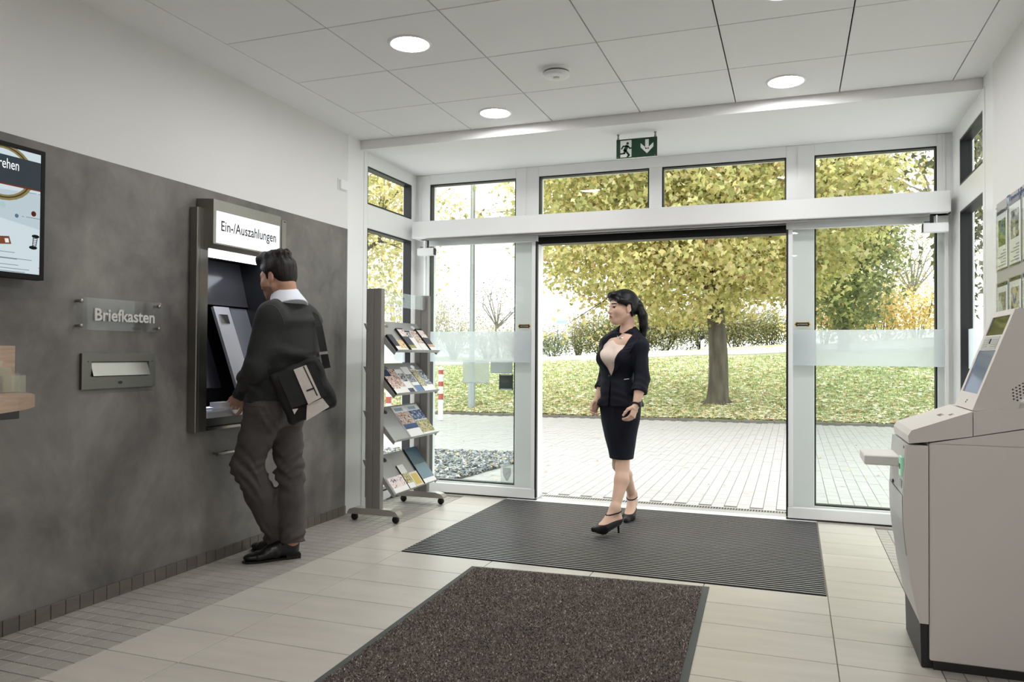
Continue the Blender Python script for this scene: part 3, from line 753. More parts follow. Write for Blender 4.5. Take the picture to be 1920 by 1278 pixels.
# illuminated sign above the recess
sb = MB(); x1 = XL + .125
sb.prism([(XL + .004, 1.80), (x1 - .03, 1.80), (x1, 1.825), (x1, 2.075), (XL + .004, 2.085)], 'y', 3.468, 4.072)
sgb = sb.build('sign_box', M_steel, am)
box('lit_panel', (x1 - .001, 3.492, 1.833), (x1 + .002, 4.056, 2.012), emission('lit_sign', (250, 252, 255), 1.5), sgb)
text('lettering', 'Ein-/Auszahlungen', .082, (x1 + .003, 3.774, 1.905), (0, 1, 0), (0, 0, 1), mat('sign_ink', (48, 48, 52), .6), sgb, .0004, 'CENTER', sx=.83, offset=.0012)
box('vent', (XL + fp, 4.185, 2.062), (XL + fp + .001, 4.205, 2.068), M_black, am)
tag(finish(am, (XL, 3.84, HZ0)), 'stainless steel framed cash machine with lit white sign in grey wall', 'cash machine')
ps = MB(); q0, q1 = on(392, 768, 'z', .884), on(440, 766, 'z', .884)
ps.slab((XL - .02, 3.64, .8785), (.05, -.01, 0), (.004, .15, 0), (0, 0, 1), .012); ps.slab((XL - .05, 3.655, .8905), (.07, .0, .0), (0, .12, .0), (0, 0, 1), .03)
tag(ps.build('folded_paper', mat('paper_pale', (214, 214, 218), .5)), 'folded white paper slip lying on the cash machine tray', 'paper')
hk = empty('support_rail')
MB().tube([(XL + .055, 3.60, .628), (XL + .055, 3.76, .628)], .011, 12).build('bar', M_steel, hk)
for yy in (3.625, 3.735): MB().tube([(XL + .004, yy, .628), (XL + .05, yy, .628)], .006, 8).build('support', M_steel, hk)
tag(finish(hk, (XL, 3.68, .62)), 'short steel rail on the grey wall below the cash machine', 'rail')
# ================================================================ BROCHURE RACK
rk = empty('brochure_rack')
M_rpost = mat('rack_post_grey', (136, 131, 127), .45, .1, var=.05, vscale=10, stretch=(40, 40, 1)); M_rfoot = mat('rack_foot_silver', (176, 172, 166), .35, .5)
M_shelf = mat('rack_shelf_silver', (176, 176, 174), .38, .45)
RY = (4.878, 5.628)
for y in RY:
    px_ = MB()
    for a, b in ((-2.902, -2.849), (-2.846, -2.783)): px_.box((a, y, .075), (b, y + .05, 1.682), .003)
    px_.box((-2.896, y + .006, .075), (-2.79, y + .044, 1.679))
    px_.build('upright', M_rpost, rk)
    # splayed foot with rounded nose
    prof = [(-3.045, .062), (-3.03, .085), (-2.99, .098), (-2.70, .098), (-2.655, .088), (-2.632, .066), (-2.632, .054), (-3.045, .052)]
    ft = MB().prism(prof, 'y', y - .01, y + .062).build('foot', M_rfoot, rk)
    for xw in (-3.005, -2.668):
        cs = MB().lathe([(.0, -.011), (.024, -.011), (.0265, -.006), (.0265, .006), (.024, .011), (.0, .011)], (xw, y + .028, .0265), 'y', 20).build('caster', M_black, rk)
        MB().box((xw - .004, y + .012, .026), (xw + .018, y + .044, .053), .004).build('caster_fork', M_black, cs)
SY0, SY1 = RY[0] + .052, RY[1] - .002
SHELF = [(1.452, 1.222), (1.137, .909), (.812, .575), (.455, .195)]
BX, FX_ = -2.888, -2.692
for i, (zb, zf) in enumerate(SHELF):
    d = Vector((FX_ - BX, zf - zb)); L = d.length; d.normalize(); n = Vector((-d.y, d.x)); n = n if n.y > 0 else -n
    P = lambda s, h: (BX + d.x * s + n.x * h, zb + d.y * s + n.y * h)
    sh = MB(); T_ = .0018; HC_ = (SY0 + .14, SY1 - .11); s0_, s1_, cs_ = .015, .075, .045
    def plate(a, b, ya, yb): sh.prism([P(a, 0), P(b, 0), P(b, T_), P(a, T_)], 'y', ya, yb)
    plate(0, s0_, SY0, SY1); plate(s1_, L, SY0, SY1)
    ys_ = [SY0] + [v for h_ in HC_ for v in (h_ - .05, h_ + .05)] + [SY1]
    for a, b in zip(ys_[0::2], ys_[1::2]): plate(s0_, s1_, a, b)
    for h_ in HC_:                                                   # oval hole: a ring from the ellipse out to its square cell
        n_ = 24; V_ = []
        for hgt in (0, T_):
            for k in range(n_):
                c_, e_ = math.cos(2 * math.pi * k / n_), math.sin(2 * math.pi * k / n_); q_ = P(cs_ + .020 * e_, hgt); V_.append((q_[0], h_ + .036 * c_, q_[1]))
            for k in range(n_):
                c_, e_ = math.cos(2 * math.pi * k / n_), math.sin(2 * math.pi * k / n_); f_ = 1 / max(abs(c_), abs(e_)); q_ = P(cs_ + .030 * e_ * f_, hgt); V_.append((q_[0], h_ + .05 * c_ * f_, q_[1]))
        F_ = []
        for k in range(n_):
            m_ = (k + 1) % n_; F_ += [(k, m_, n_ + m_, n_ + k), (3 * n_ + k, 3 * n_ + m_, 2 * n_ + m_, 2 * n_ + k), (k, 2 * n_ + k, 2 * n_ + m_, m_)]
        sh.add(V_, F_)
    def lip(h0, h1, ya, yb): sh.prism([P(L, h0), P(L + .0015, h0), P(L + .0015, h1), P(L, h1)], 'y', ya, yb)
    lip(0, .008, SY0, SY1); lip(.016, .030, SY0, SY1)
    yl_ = [SY0] + [v for k in range(3) for v in (SY0 + .209 + .11 * k, SY0 + .231 + .11 * k)] + [SY1]
    for a, b in zip(yl_[0::2], yl_[1::2]): lip(.008, .016, a, b)
    sh.prism([P(0, 0), P(.0015, 0), P(.0015, -.02), P(0, -.02)], 'y', SY0, SY1)
    so = sh.build('shelf', M_shelf, rk)
    for y in (SY0 + .0006, SY1 - .0024):
        MB().prism([P(.03, -.001), P(L, -.001), (FX_ - .012, zf - .020), (BX + .035, zb - .11)], 'y', y, y + .0018).build('side_cheek', M_shelf, so)
    # the matching shelf on the far side of the uprights
    MB().prism([(-2.958, zb - .02), (-2.945, zb - .02), (-2.90, zb - .15), (-2.902, zb - .15)], 'y', SY0, SY1).build('rear_shelf', M_shelf, rk)
box('clear_header', (-2.812, SY0, 1.562), (-2.808, SY1, 1.672), glass('clear_header_acrylic', (248, 251, 250), 1.3, haze=.08, hazecol=(226, 236, 233)), rk)
for y in (SY0, SY1 - .012): box('header_clip', (-2.83, y, 1.565), (-2.802, y + .012, 1.655), M_grey, rk, .002)
tag(finish(rk, (-2.84, 5.28, 0)), 'silver grey brochure stand on casters with four sloping shelves by window', 'brochure rack')

INK = {'navy': (30, 36, 70), 'white': (236, 235, 232), 'blue': (92, 128, 168), 'teal': (72, 98, 114), 'pale': (150, 170, 182), 'gold': (206, 182, 104), 'black': (24, 24, 28), 'rose': (206, 164, 146), 'olive': (156, 152, 104), 'cream': (224, 216, 196)}
M_paper = mat('brochure_paper', (238, 237, 234), .35)
def ink(n): return mat('ink_' + n, INK[n], .3)
PIC = [picture('print_people', [(60, 48, 50), (196, 150, 128), (232, 220, 210), (70, 86, 120), (240, 238, 232)], 57, 3),
       picture('print_office', [(30, 34, 48), (120, 130, 148), (226, 224, 220), (178, 150, 120)], 66, 9),
       picture('print_orange', [(206, 140, 100), (226, 200, 150), (236, 232, 224), (90, 110, 150)], 52, 17),
       picture('print_blue', [(36, 48, 84), (92, 112, 150), (200, 208, 220), (240, 240, 240)], 52, 27),
       picture('print_garden', [(66, 78, 48), (150, 146, 96), (218, 206, 170), (90, 62, 52), (236, 232, 222)], 61, 41),
       picture('print_rose', [(224, 190, 184), (238, 226, 222), (120, 110, 140), (216, 170, 160)], 44, 55)]
def brochure(i, y0, w, h, t, bands, label, lean=0.0, s0=None, paper=None, spine=None, yaw=0.0, group=None):
    """a brochure lying on shelf i; bands: (from, to, across0, across1, material) as fractions of its height measured from its top edge"""
    zb, zf = SHELF[i]; d = Vector((FX_ - BX, 0, zf - zb)); L = d.length; d.normalize(); n = Vector((-d.z, 0, d.x)); n = n if n.z > 0 else -n
    e = Vector((0, 1, 0))
    foot = Vector((BX, y0, zb)) + d * (L - .003) + n * (.0022 + lean)
    up = -d
    r = empty('brochure')
    B = lambda u, v, k: foot + e * u + up * v + n * k
    MB().slab(B(0, 0, 0), e * w, up * h, n, t).build('page_block', paper or M_paper, r)
    for k, (v0, v1, u0, u1, m) in enumerate(bands):
        MB().slab(B(u0 * w + .0005, h * (1 - v1) + .0005, t), e * (w * (u1 - u0) - .001), up * (h * (v1 - v0) - .001), n, .0005 + .0002 * k).build('cover_print', m, r)
    if spine: MB().slab(B(-.0006, 0, 0), e * .0006, up * h, n, t).build('spine', spine, r)
    bp = B(w / 2, 0, 0)
    tag(finish(r, tuple(bp)), label, 'brochure', group or 'brochures on the rack')
W_, K2, NV = M_paper, ink('black'), ink('navy')
# top shelf
brochure(0, SY0 + .012, .075, .150, .020, [(.0, .75, 0, 1, NV)], 'thick navy booklet lying beside the near upright on the top shelf', spine=K2)
brochure(0, SY0 + .095, .125, .110, .006, [(.0, .72, 0, 1, PIC[2])], 'low leaflet with orange and blue pictures on the top shelf')
brochure(0, SY0 + .235, .100, .222, .018, [(.0, .06, 0, 1, K2), (.06, .38, 0, 1, PIC[5]), (.38, .76, 0, 1, NV), (.76, .90, 0, 1, ink('olive'))], 'tall booklet with rose photo above a navy band on the top shelf', spine=K2)
brochure(0, SY0 + .345, .092, .205, .010, [(.0, .08, 0, 1, K2), (.1, .34, .1, .9, PIC[1])], 'slim white folder with grey heading beside the navy banded booklet, top shelf')
brochure(0, SY0 + .440, .105, .205, .012, [(.02, .62, 0, 1, PIC[0])], 'white folder with dark photo standing between slim folder and far navy booklet')
brochure(0, SY0 + .553, .105, .225, .022, [(.0, .08, 0, 1, K2), (.10, .42, 0, 1, PIC[5]), (.42, .72, 0, 1, NV), (.72, .85, 0, 1, ink('rose'))], 'thick navy banded booklet beside the far upright on the top shelf', spine=K2)
# second shelf
brochure(1, SY0 + .006, .105, .225, .016, [(.0, .28, 0, 1, NV), (.28, .80, 0, 1, PIC[0])], 'brochure with blue top and people photo beside near upright, second shelf', spine=K2)
brochure(1, SY0 + .113, .110, .232, .012, [(.0, .74, 0, 1, PIC[0])], 'brochure with a large people photo on the second shelf', spine=M_paper)
brochure(1, SY0 + .226, .108, .228, .010, [(.18, .52, .1, .9, PIC[1]), (.80, 1.0, 0, .8, NV)], 'white brochure with small picture and navy corner on the second shelf')
brochure(1, SY0 + .337, .112, .245, .016, [(.30, .62, .0, .9, PIC[1]), (.74, 1, 0, 1, ink('blue'))], 'tallest white brochure with a blue foot band on the second shelf')
brochure(1, SY0 + .470, .100, .225, .012, [(.06, .78, 0, 1, PIC[4])], 'brochure with dark green photo on the second shelf', spine=K2)
brochure(1, SY0 + .573, .105, .215, .010, [(.04, .70, 0, 1, PIC[1])], 'brochure with grey office photo beside the far upright, second shelf')
# third shelf
def magazine(i, y0, w, h, body, label, art):
    brochure(i, y0, w, h, .009, art, label)
magazine(2, SY0 + .250, .210, .288, '', 'magazine with leaping figures photo and blue caption block on the third shelf', [(.20, .58, 0, 1, PIC[0]), (.58, .74, 0, 1, mat('ink_royal', (52, 74, 120), .3)), (.06, .16, .1, .7, ink('pale'))])
magazine(2, SY0 + .468, .205, .288, '', 'magazine with royal blue panel and green photo on the third shelf', [(.19, .50, 0, 1, PIC[3]), (.52, .92, 0, 1, PIC[4]), (.06, .16, .1, .7, ink('pale'))])
# bottom shelf
brochure(3, SY0 + .012, .215, .130, .008, [(.0, .68, 0, 1, PIC[5])], 'wide low leaflet with pale rose picture on the bottom shelf')
brochure(3, SY0 + .236, .095, .205, .010, [(.36, .78, 0, 1, PIC[4])], 'narrow white leaflet with garden picture in the middle of the bottom shelf', spine=K2)
brochure(3, SY0 + .340, .125, .125, .008, [(.12, .86, .12, .88, ink('gold'))], 'small square cream card with gold panel on the bottom shelf', paper=ink('cream'))
brochure(3, SY0 + .474, .200, .322, .014, [(.0, .48, 0, 1, ink('teal')), (.48, .88, 0, 1, mat('ink_slate', (122, 146, 160), .25))], 'large slate blue folder with black spine on the bottom shelf', spine=K2)

# ================================================================ SELF SERVICE TERMINAL
kt = empty('service_terminal'); YK0, YK1 = 3.393, 3.86; KX1 = 1.018
M_kb = mat('terminal_beige', (221, 214, 209), .42, bump=.05, bscale=420, bdist=.002); M_kg = mat('terminal_front_grey', (188, 188, 188), .36, .15); M_kl = mat('terminal_light', (234, 230, 224), .42)
M_kd = mat('terminal_plinth', (38, 38, 40), .5); M_ky = mat('terminal_black_plastic', (30, 28, 28), .6)
box('body', (.498, YK0, .035), (KX1, YK1, .878), M_kb, kt, .004)
MB().prism([(.498, .878), (KX1, .878), (KX1, .96), (.815, .943)], 'y', YK0, YK1).build('body_top', M_kb, kt)
curve = [(.418, .868), (.410, .757), (.406, .648), (.408, .56), (.415, .48), (.433, .325), (.463, .175)]
def front_piece(name, za, zb, m, y0, y1, dx=0.0, back=.4945):
    pts = [(x + dx, z) for x, z in curve if za <= z <= zb]
    def cx(z):
        for (xa, z1), (xb, z2) in zip(curve, curve[1:]):
            if z2 <= z <= z1: return xa + (xb - xa) * (z1 - z) / (z1 - z2) + dx
        return curve[-1][0] + dx
    prof = [(back, zb)] + [(cx(zb), zb)] + [p for p in pts if za < p[1] < zb] + [(cx(za), za)] + [(back, za)]
    return MB().prism(prof, 'y', y0, y1).build(name, m, kt)
front_piece('front_cheek', .175, .868, M_kb, YK0, YK0 + .012)
front_piece('front_cheek', .175, .868, M_kb, YK1 - .012, YK1)
front_piece('cheek_seam', .175, .868, M_kb, YK0 + .012, YK0 + .017, .016)
fu = front_piece('upper_door', .668, .868, M_kg, YK0 + .017, YK1 - .012, -.001)
front_piece('middle_door', .432, .664, M_kg, YK0 + .017, YK1 - .012, -.003)
front_piece('lower_door', .178, .428, M_kg, YK0 + .017, YK1 - .012, .0)
front_piece('door_seam', .18, .866, M_kg, YK0 + .02, YK1 - .014, .022)
box('body_seam', (.4935, YK0 + .025, .175), (.498, YK1 - .025, .88), M_kb, kt)
box('plinth', (.475, YK0 + .02, .0), (KX1 - .03, YK1 - .01, .176), M_kd, kt)
MB().prism([(.47, .005), (.492, .005), (.492, .176), (.466, .176)], 'y', YK0 + .012, YK1 - .02).build('plinth_front', M_kd, kt)
MB().box((.51, YK0 + .006, 0), (KX1, YK0 + .02, .036)).build('plinth_edge', M_kd, kt)
# sloping cap in two pieces
MB().prism([(.426, .874), (.424, .905), (.436, .926), (.646, 1.006), (.646, .911), (.50, .884)], 'y', YK0, YK1).build('top_cap', M_kb, kt)
MB().prism([(.649, .912), (.649, 1.006), (.72, 1.014), (KX1, 1.045), (KX1, .965), (.815, .947)], 'y', YK0, YK1).build('top_cap', M_kb, kt)
box('cap_seam', (.646, YK0 + .025, .912), (.649, YK1 - .025, .982), M_kb, kt)
def capz(x): return .926 + (x - .436) * (1.006 - .926) / .21
def carve(target, cutter_mesh):
    # cut the cutter's volume out of the target mesh
    cu = bpy.data.objects.new('cutter', cutter_mesh); COL.objects.link(cu)
    md = target.modifiers.new('cut', 'BOOLEAN'); md.operation = 'DIFFERENCE'; md.object = cu; md.solver = 'EXACT'
    dg_ = bpy.context.evaluated_depsgraph_get(); dg_.update(); new = bpy.data.meshes.new_from_object(target.evaluated_get(dg_))
    target.modifiers.clear(); target.data = new; bpy.data.objects.remove(cu)
cap1 = [o for o in kt.children if o.name.startswith('top_cap')][0]
sl = MB()
for (x0, x1, y0, y1) in ((.56, .578, 3.56, 3.64), (.585, .60, 3.48, 3.53)): sl.box((x0, y0, capz(x0) - .022), (x1, y1, capz(x1) + .02))
carve(cap1, sl.mesh('slot_cutter', M_kb))
# tray and reader on the front
box('coin_tray', (.279, 3.55, .763), (.414, 3.79, .803), M_kl, kt, .004)
gr = box('reader_bezel', (.402, 3.435, .735), (.4125, 3.50, .815), mat('reader_green', (176, 214, 188), .3, emis=(110, 200, 150), estr=.25), kt, .003)
box('reader_slot', (.400, 3.452, .765), (.403, 3.484, .785), mat('reader_core', (40, 70, 52), .3), gr)
box('status_window', (.4155, 3.44, .838), (.418, 3.468, .858), M_ky, kt)
box('paper_slot', (.405, 3.44, .69), (.410, 3.49, .72), mat('slot_grey', (150, 150, 152), .4), kt)
box('lock', (.402, 3.70, .672), (.409, 3.73, .684), M_ky, kt, .001)
# display head
hy0, hy1 = YK0 + .015, YK1 - .105
hprof = [(.654, 1.008), (.798, 1.400), (.806, 1.406), (.836, 1.398), (.842, 1.388), (.832, 1.10), (.80, 1.022), (.79, 1.018)]
hd_ = MB().prism(hprof, 'y', hy0, hy1).build('display_head', M_kb, kt)
fdv = Vector((.798 - .654, 0, 1.400 - 1.008)); fL = fdv.length; fdv.normalize(); fn = Vector((-fdv.z, 0, fdv.x)); ey = Vector((0, 1, 0))
def face(name, u0, u1, v0, v1, t, m, parent=hd_, lift=0.0):
    p = Vector((.654, hy0, 1.008)) + ey * u0 * (hy1 - hy0) + fdv * v0 * fL + fn * lift
    return MB().slab(p, ey * (u1 - u0) * (hy1 - hy0), fdv * (v1 - v0) * fL, fn, t).build(name, m, parent)
fb = [face('face_frame', a, b, c0, d0, .006, M_kb) for a, b, c0, d0 in ((0, .10, .0, 1), (.90, 1, 0, 1), (.10, .90, 0, .16), (.10, .90, .595, .75), (.10, .90, .945, 1.0))]
M_scr = mat('terminal_screen', (70, 78, 92), .08, emis=(120, 140, 190), estr=.22)
face('screen', .10, .90, .16, .595, .002, M_scr)
face('customer_display', .10, .90, .75, .945, .002, mat('terminal_dark_glass', (26, 30, 30), .05))
sp_ = face('speaker_panel', .14, .86, .605, .735, .0075, M_kg)
for s in (0, 1):
    for k in range(4): face('louvre', (.18 if s == 0 else .60), (.40 if s == 0 else .82), .63 + .023 * k, .637 + .023 * k, .009, M_kg, sp_)
face('camera_eye', .485, .515, .66, .71, .010, M_ky, sp_)
face('sensor_dot', .44, .47, .075, .088, .0072, M_ky); face('sensor_dot', .47, .50, .055, .068, .0072, M_ky)
vh = MB()
for i in range(4):
    for j in range(7 - i):
        x, z = .822 - .012 * i - .001 * j, 1.045 + .012 * j + .004 * i
        vh.prism([(x + .0034 * math.cos(k * math.pi / 4), z + .0034 * math.sin(k * math.pi / 4)) for k in range(8)], 'y', hy0 - .01, hy0 + .03)
carve(hd_, vh.mesh('vent_cutter', M_kb))
tag(finish(kt, (.75, 3.62, 0)), 'beige self service banking terminal with tilted display head and coin tray', 'terminal')

# ================================================================ NOTICE BOARD ON THE RIGHT WALL
nb = empty('notice_board'); XN = XR - .018; by1 = 4.83; by0 = 3.35
box('panel', (XN, by0, .95), (XR - .004, by1, 2.045), mat('board_grey', (176, 174, 170), .35, .2), nb, .002)
box('spacer', (XR - .004, by0 + .1, 1.0), (XR - .0005, by1 - .1, 2.0), M_grey, nb)
M_logo = mat('logo_blue', (40, 70, 130), .4); M_logo_o = mat('logo_orange', (206, 96, 50), .4)
LY, LZ = 4.612, 2.016
lg = MB().box((XN - .001, LY - .055, LZ - .024), (XN, LY, LZ + .03)).build('logo', M_logo, nb)
def yz(pts, name, m, parent, x0): return MB().prism([(a, b) for a, b in pts], 'x', x0 - .0008, x0).build(name, m, parent)
for s in (0, 1):
    o_ = LY - .006 - .022 * s
    yz([(o_, LZ + .02), (o_ - .007, LZ + .02), (o_ - .014, LZ - .002), (o_ - .021, LZ + .02), (o_ - .0215, LZ + .012), (o_ - .014, LZ - .016)], 'logo_wing', M_swhite, lg, XN - .0011)
yz([(LY - .02, LZ - .028), (LY - .035, LZ - .028), (LY - .0275, LZ - .036)], 'logo_tip', M_logo_o, lg, XN - .0011)
text('heading', 'Immobilien', .062, (XN - .001, LY - .07, LZ - .018), (0, -1, 0), (0, 0, 1), M_logo, nb, .0005)
for yy, zz in ((by1 - .012, 2.018), (by1 - .012, 1.0)): MB().lathe([(.006, -.004), (0, -.004)], (XN, yy, zz), 'x', 10).build('fixing', M_black, nb)
PST = [('poster sheet with house photo and text beside the window end of the board', picture('poster_house', [(60, 74, 48), (96, 120, 78), (60, 104, 150), (130, 160, 190)], 12, 5), 0, 0),
       ('poster sheet with dark interior photo under the board heading', picture('poster_room', [(40, 44, 52), (140, 140, 140), (226, 222, 214), (70, 96, 130)], 18, 8), 1, 0),
       ('poster sheet with gable photo below the house poster', picture('poster_gable', [(66, 62, 56), (150, 144, 132), (220, 218, 210), (60, 80, 170)], 14, 15), 0, 1),
       ('poster sheet with tree and people photo below the interior poster', picture('poster_tree', [(110, 96, 70), (206, 192, 160), (62, 76, 172), (226, 220, 206)], 18, 23), 1, 1)]
for c in range(2, 5):
    for r_ in range(2): PST.append(('poster sheet on the part of the board hidden behind the terminal', PIC[(c + r_) % 6], c, r_))
for label, pm, c, r_ in PST:
    ya = 4.80 - .25 * c; yb = ya - .205; z1 = 2.0 - .385 * r_; z0 = z1 - .325
    if c == 0: z1 -= .008
    po = empty('poster')
    box('sheet', (XN - .004, yb, z0), (XN - .0015, ya, z1), M_paper, po)
    box('top_bar', (XN - .0048, yb, z1 - .018), (XN - .004, ya, z1), K2, po); box('bottom_bar', (XN - .0048, yb, z0), (XN - .004, ya, z0 + .008), K2, po)
    box('photo', (XN - .0048, yb + .03, z1 - .19), (XN - .004, ya - .03, z1 - .05), pm, po)
    tl = MB()
    for k in range(6): tl.box((XN - .0046, yb + .025, z0 + .022 + .015 * k), (XN - .004, ya - .025 - .05 * (k % 3), z0 + .027 + .015 * k))
    tl.build('text_lines', mat('print_grey', (130, 130, 132), .5), po)
    box('clear_pocket', (XN - .009, yb - .006, z0 - .006), (XN - .0075, ya + .006, z1 + .004), M_pane, po)
    tag(finish(po, (XN, (ya + yb) / 2, z0)), label, 'poster', 'poster sheets on the board')
tag(finish(nb, (XR, 4.1, .95)), 'grey wall board with blue heading carrying poster sheets', 'notice board')
# ================================================================ OUTSIDE
def kerb_y(x): return 14.64 + .082 * x
def ground_z(x, y):
    d = np.maximum(0, y - kerb_y(x)); d2 = np.minimum(d, 13.0)
    return .01 + d2 * (.108 + .0042 * (np.clip(x, -14, 10) + 3)) + .02 * np.sin(x * 1.3 + y) * np.minimum(1, d)
M_paver = mat('concrete_paver', (182, 180, 177), .8, var=.05, vscale=6, objvar=.05, bump=.2, bscale=150)
pave = tag(box('paving', (-16, 6.39, -.12), (9, 16.2, -.028), mat('paving_joint', (122, 118, 110), .9)), kind='structure')
pv = MB().box((-.0485, -.0985, -.05), (.0485, .0985, -.006), .003).mesh('paver', M_paver)
pts = []
for i in range(-80, 60):
    for j in range(0, 41):
        x, y = i * .1 + .02, 6.50 + j * .2 + (.1 if i % 2 else 0)
        if y > kerb_y(x) - .1 or x < -.75 * y - 1.2 or x > .38 * y - .2: continue
        pts.append((x, y))
vis = sorted([p for p in pts if -.36 * p[1] + .14 < p[0] < .065 * p[1] + .15], key=lambda p: p[1])[:298]
vset = set(vis)
rest = MB()
for x, y in pts:
    if (x, y) in vset: inst('paver', pv, (x, y, 0), pave)
    else: rest.box((x - .0485, y - .0985, -.05), (x + .0485, y + .0985, -.006 + random.uniform(-.0012, .0012)))
tag(rest.build('paver_field', M_paver, pave), kind='stuff')
MB().box((-3.6, 6.39, -.05), (1.5, 6.44, -.005)).build('edge_course', M_paver, pave)
kb = MB(); n = 44
for k in range(n):
    xa, xb_ = -16 + k * .56, -16 + (k + 1) * .56 - .006
    ya, yb_ = kerb_y(xa), kerb_y(xb_)
    kb.add([(xa, ya, -.1), (xb_, yb_, -.1), (xb_, yb_ + .08, -.1), (xa, ya + .08, -.1), (xa, ya, .03), (xb_, yb_, .03), (xb_, yb_ + .08, .03), (xa, ya + .08, .03)],
           [(3, 2, 1, 0), (4, 5, 6, 7), (0, 1, 5, 4), (1, 2, 6, 5), (2, 3, 7, 6), (3, 0, 4, 7)])
tag(kb.build('kerb', mat('kerb_stone', (120, 116, 108), .85, var=.1, vscale=5)), kind='structure')

# lawn rising to a footpath
gx, gy = np.meshgrid(np.linspace(-34, 22, 113), np.linspace(0, 1, 70))
yy_ = kerb_y(gx) + .05 + gy ** 1.4 * 60
zz_ = ground_z(gx, yy_)
V = np.stack([gx, yy_, zz_], -1).reshape(-1, 3); nxg, nyg = 113, 70
F = [(j * nxg + i, j * nxg + i + 1, (j + 1) * nxg + i + 1, (j + 1) * nxg + i) for j in range(nyg - 1) for i in range(nxg - 1)]
def lawn_mat():
    t = NT('lawn'); b = t.n('ShaderNodeBsdfPrincipled'); t.l(b.outputs[0], t.out.inputs[0]); b.inputs['Roughness'].default_value = .9; b.inputs['Specular IOR Level'].default_value = .1
    g = t.n('ShaderNodeNewGeometry'); n1 = t.n('ShaderNodeTexNoise'); n1.inputs['Scale'].default_value = 1.6; n1.inputs['Detail'].default_value = 8; t.l(g.outputs['Position'], n1.inputs['Vector'])
    rp = t.n('ShaderNodeValToRGB'); e = rp.color_ramp.elements; e[0].position = .35; e[0].color = c4(lin((154, 168, 116))); e[1].position = .66; e[1].color = c4(lin((206, 210, 164)))
    t.l(n1.outputs[0], rp.inputs[0]); t.l(rp.outputs[0], b.inputs['Base Color'])
    return t.m
me = bpy.data.meshes.new('lawn'); me.from_pydata(V.tolist(), [], F); me.materials.append(lawn_mat()); me.polygons.foreach_set('use_smooth', [True] * len(F))
lawn = tag(inst('lawn', me, (0, 0, 0)), kind='structure')

def poly_cloud(name, V, nv, cols, m, parent=None, tris=None):
    """V: (N, nv, 3) flat pieces with one colour each"""
    N = len(V); me = bpy.data.meshes.new(name); me.vertices.add(N * nv); me.vertices.foreach_set('co', V.reshape(-1).astype(np.float32))
    if tris is None: tris = [tuple(range(nv))]
    idx = []; st = []; o = 0
    base = np.arange(N)[:, None] * nv
    allidx = np.concatenate([base + np.array(t)[None] for t in tris], 1)     # N x sum(len)
    lens = np.array([len(t) for t in tris]); tot = np.tile(lens, N); starts = np.concatenate([[0], np.cumsum(tot)[:-1]])
    me.loops.add(allidx.size); me.loops.foreach_set('vertex_index', allidx.ravel().astype(np.int32))
    me.polygons.add(len(tot)); me.polygons.foreach_set('loop_start', starts.astype(np.int32))
    me.update(calc_edges=True)
    ca = me.color_attributes.new('tint', 'FLOAT_COLOR', 'POINT')
    cc = np.concatenate([np.repeat(cols, nv, 0), np.ones((N * nv, 1))], 1); ca.data.foreach_set('color', cc.ravel().astype(np.float32))
    me.materials.append(m)
    return tag(inst(name, me, (0, 0, 0), parent), kind='stuff')
def unit(v): return v / np.maximum(1e-9, np.linalg.norm(v, axis=-1, keepdims=True))
MAPLE = np.array([(0, 0), (.34, .30), (.17, .46), (.0, 1.0), (-.17, .46), (-.34, .30)], float)
MAPLE2 = np.array([(0, 0), (.22, .10), (.52, .42), (.22, .50), (0, 1.0), (-.22, .50), (-.52, .42), (-.22, .10)], float)
OVAL = np.array([(0, 0), (.26, .45), (0, 1.0), (-.26, .45)], float)
def leaf_geo(P, size, shape, g, droop=.55, fold=.25):
    N = len(P)
    d = g.normal(size=(N, 3)); d[:, 2] = d[:, 2] * .5 - droop; d = unit(d)
    s = unit(np.cross(d, g.normal(size=(N, 3)))); n = np.cross(s, d)
    sz = size * (0.65 + .7 * g.random(N))
    u = shape[:, 0][None, :, None]; v = (shape[:, 1] - .3)[None, :, None]
    return P[:, None] + sz[:, None, None] * (s[:, None] * u + d[:, None] * v + n[:, None] * np.abs(u) * fold)
def pick(cols, w, N, g, jit=.10):
    c = np.array([lin(k) for k in cols]); i = g.choice(len(c), N, p=np.array(w) / sum(w))
    return np.clip(c[i] * (1 + g.normal(0, jit, (N, 1))), 0, 1)
M_leaf = mat_attr('autumn_leaf', .6, .2, .45)
M_bark = mat('bark', (92, 88, 76), .9, var=.3, vscale=9, stretch=(1, 1, .25), bump=.8, bscale=24, bstretch=(1, 1, .2), bdist=.03)
M_bark_d = mat('dark_bark', (58, 54, 48), .9, var=.2, vscale=9)
M_bark_g = mat('pale_bark', (136, 130, 122), .9, var=.15, vscale=9)
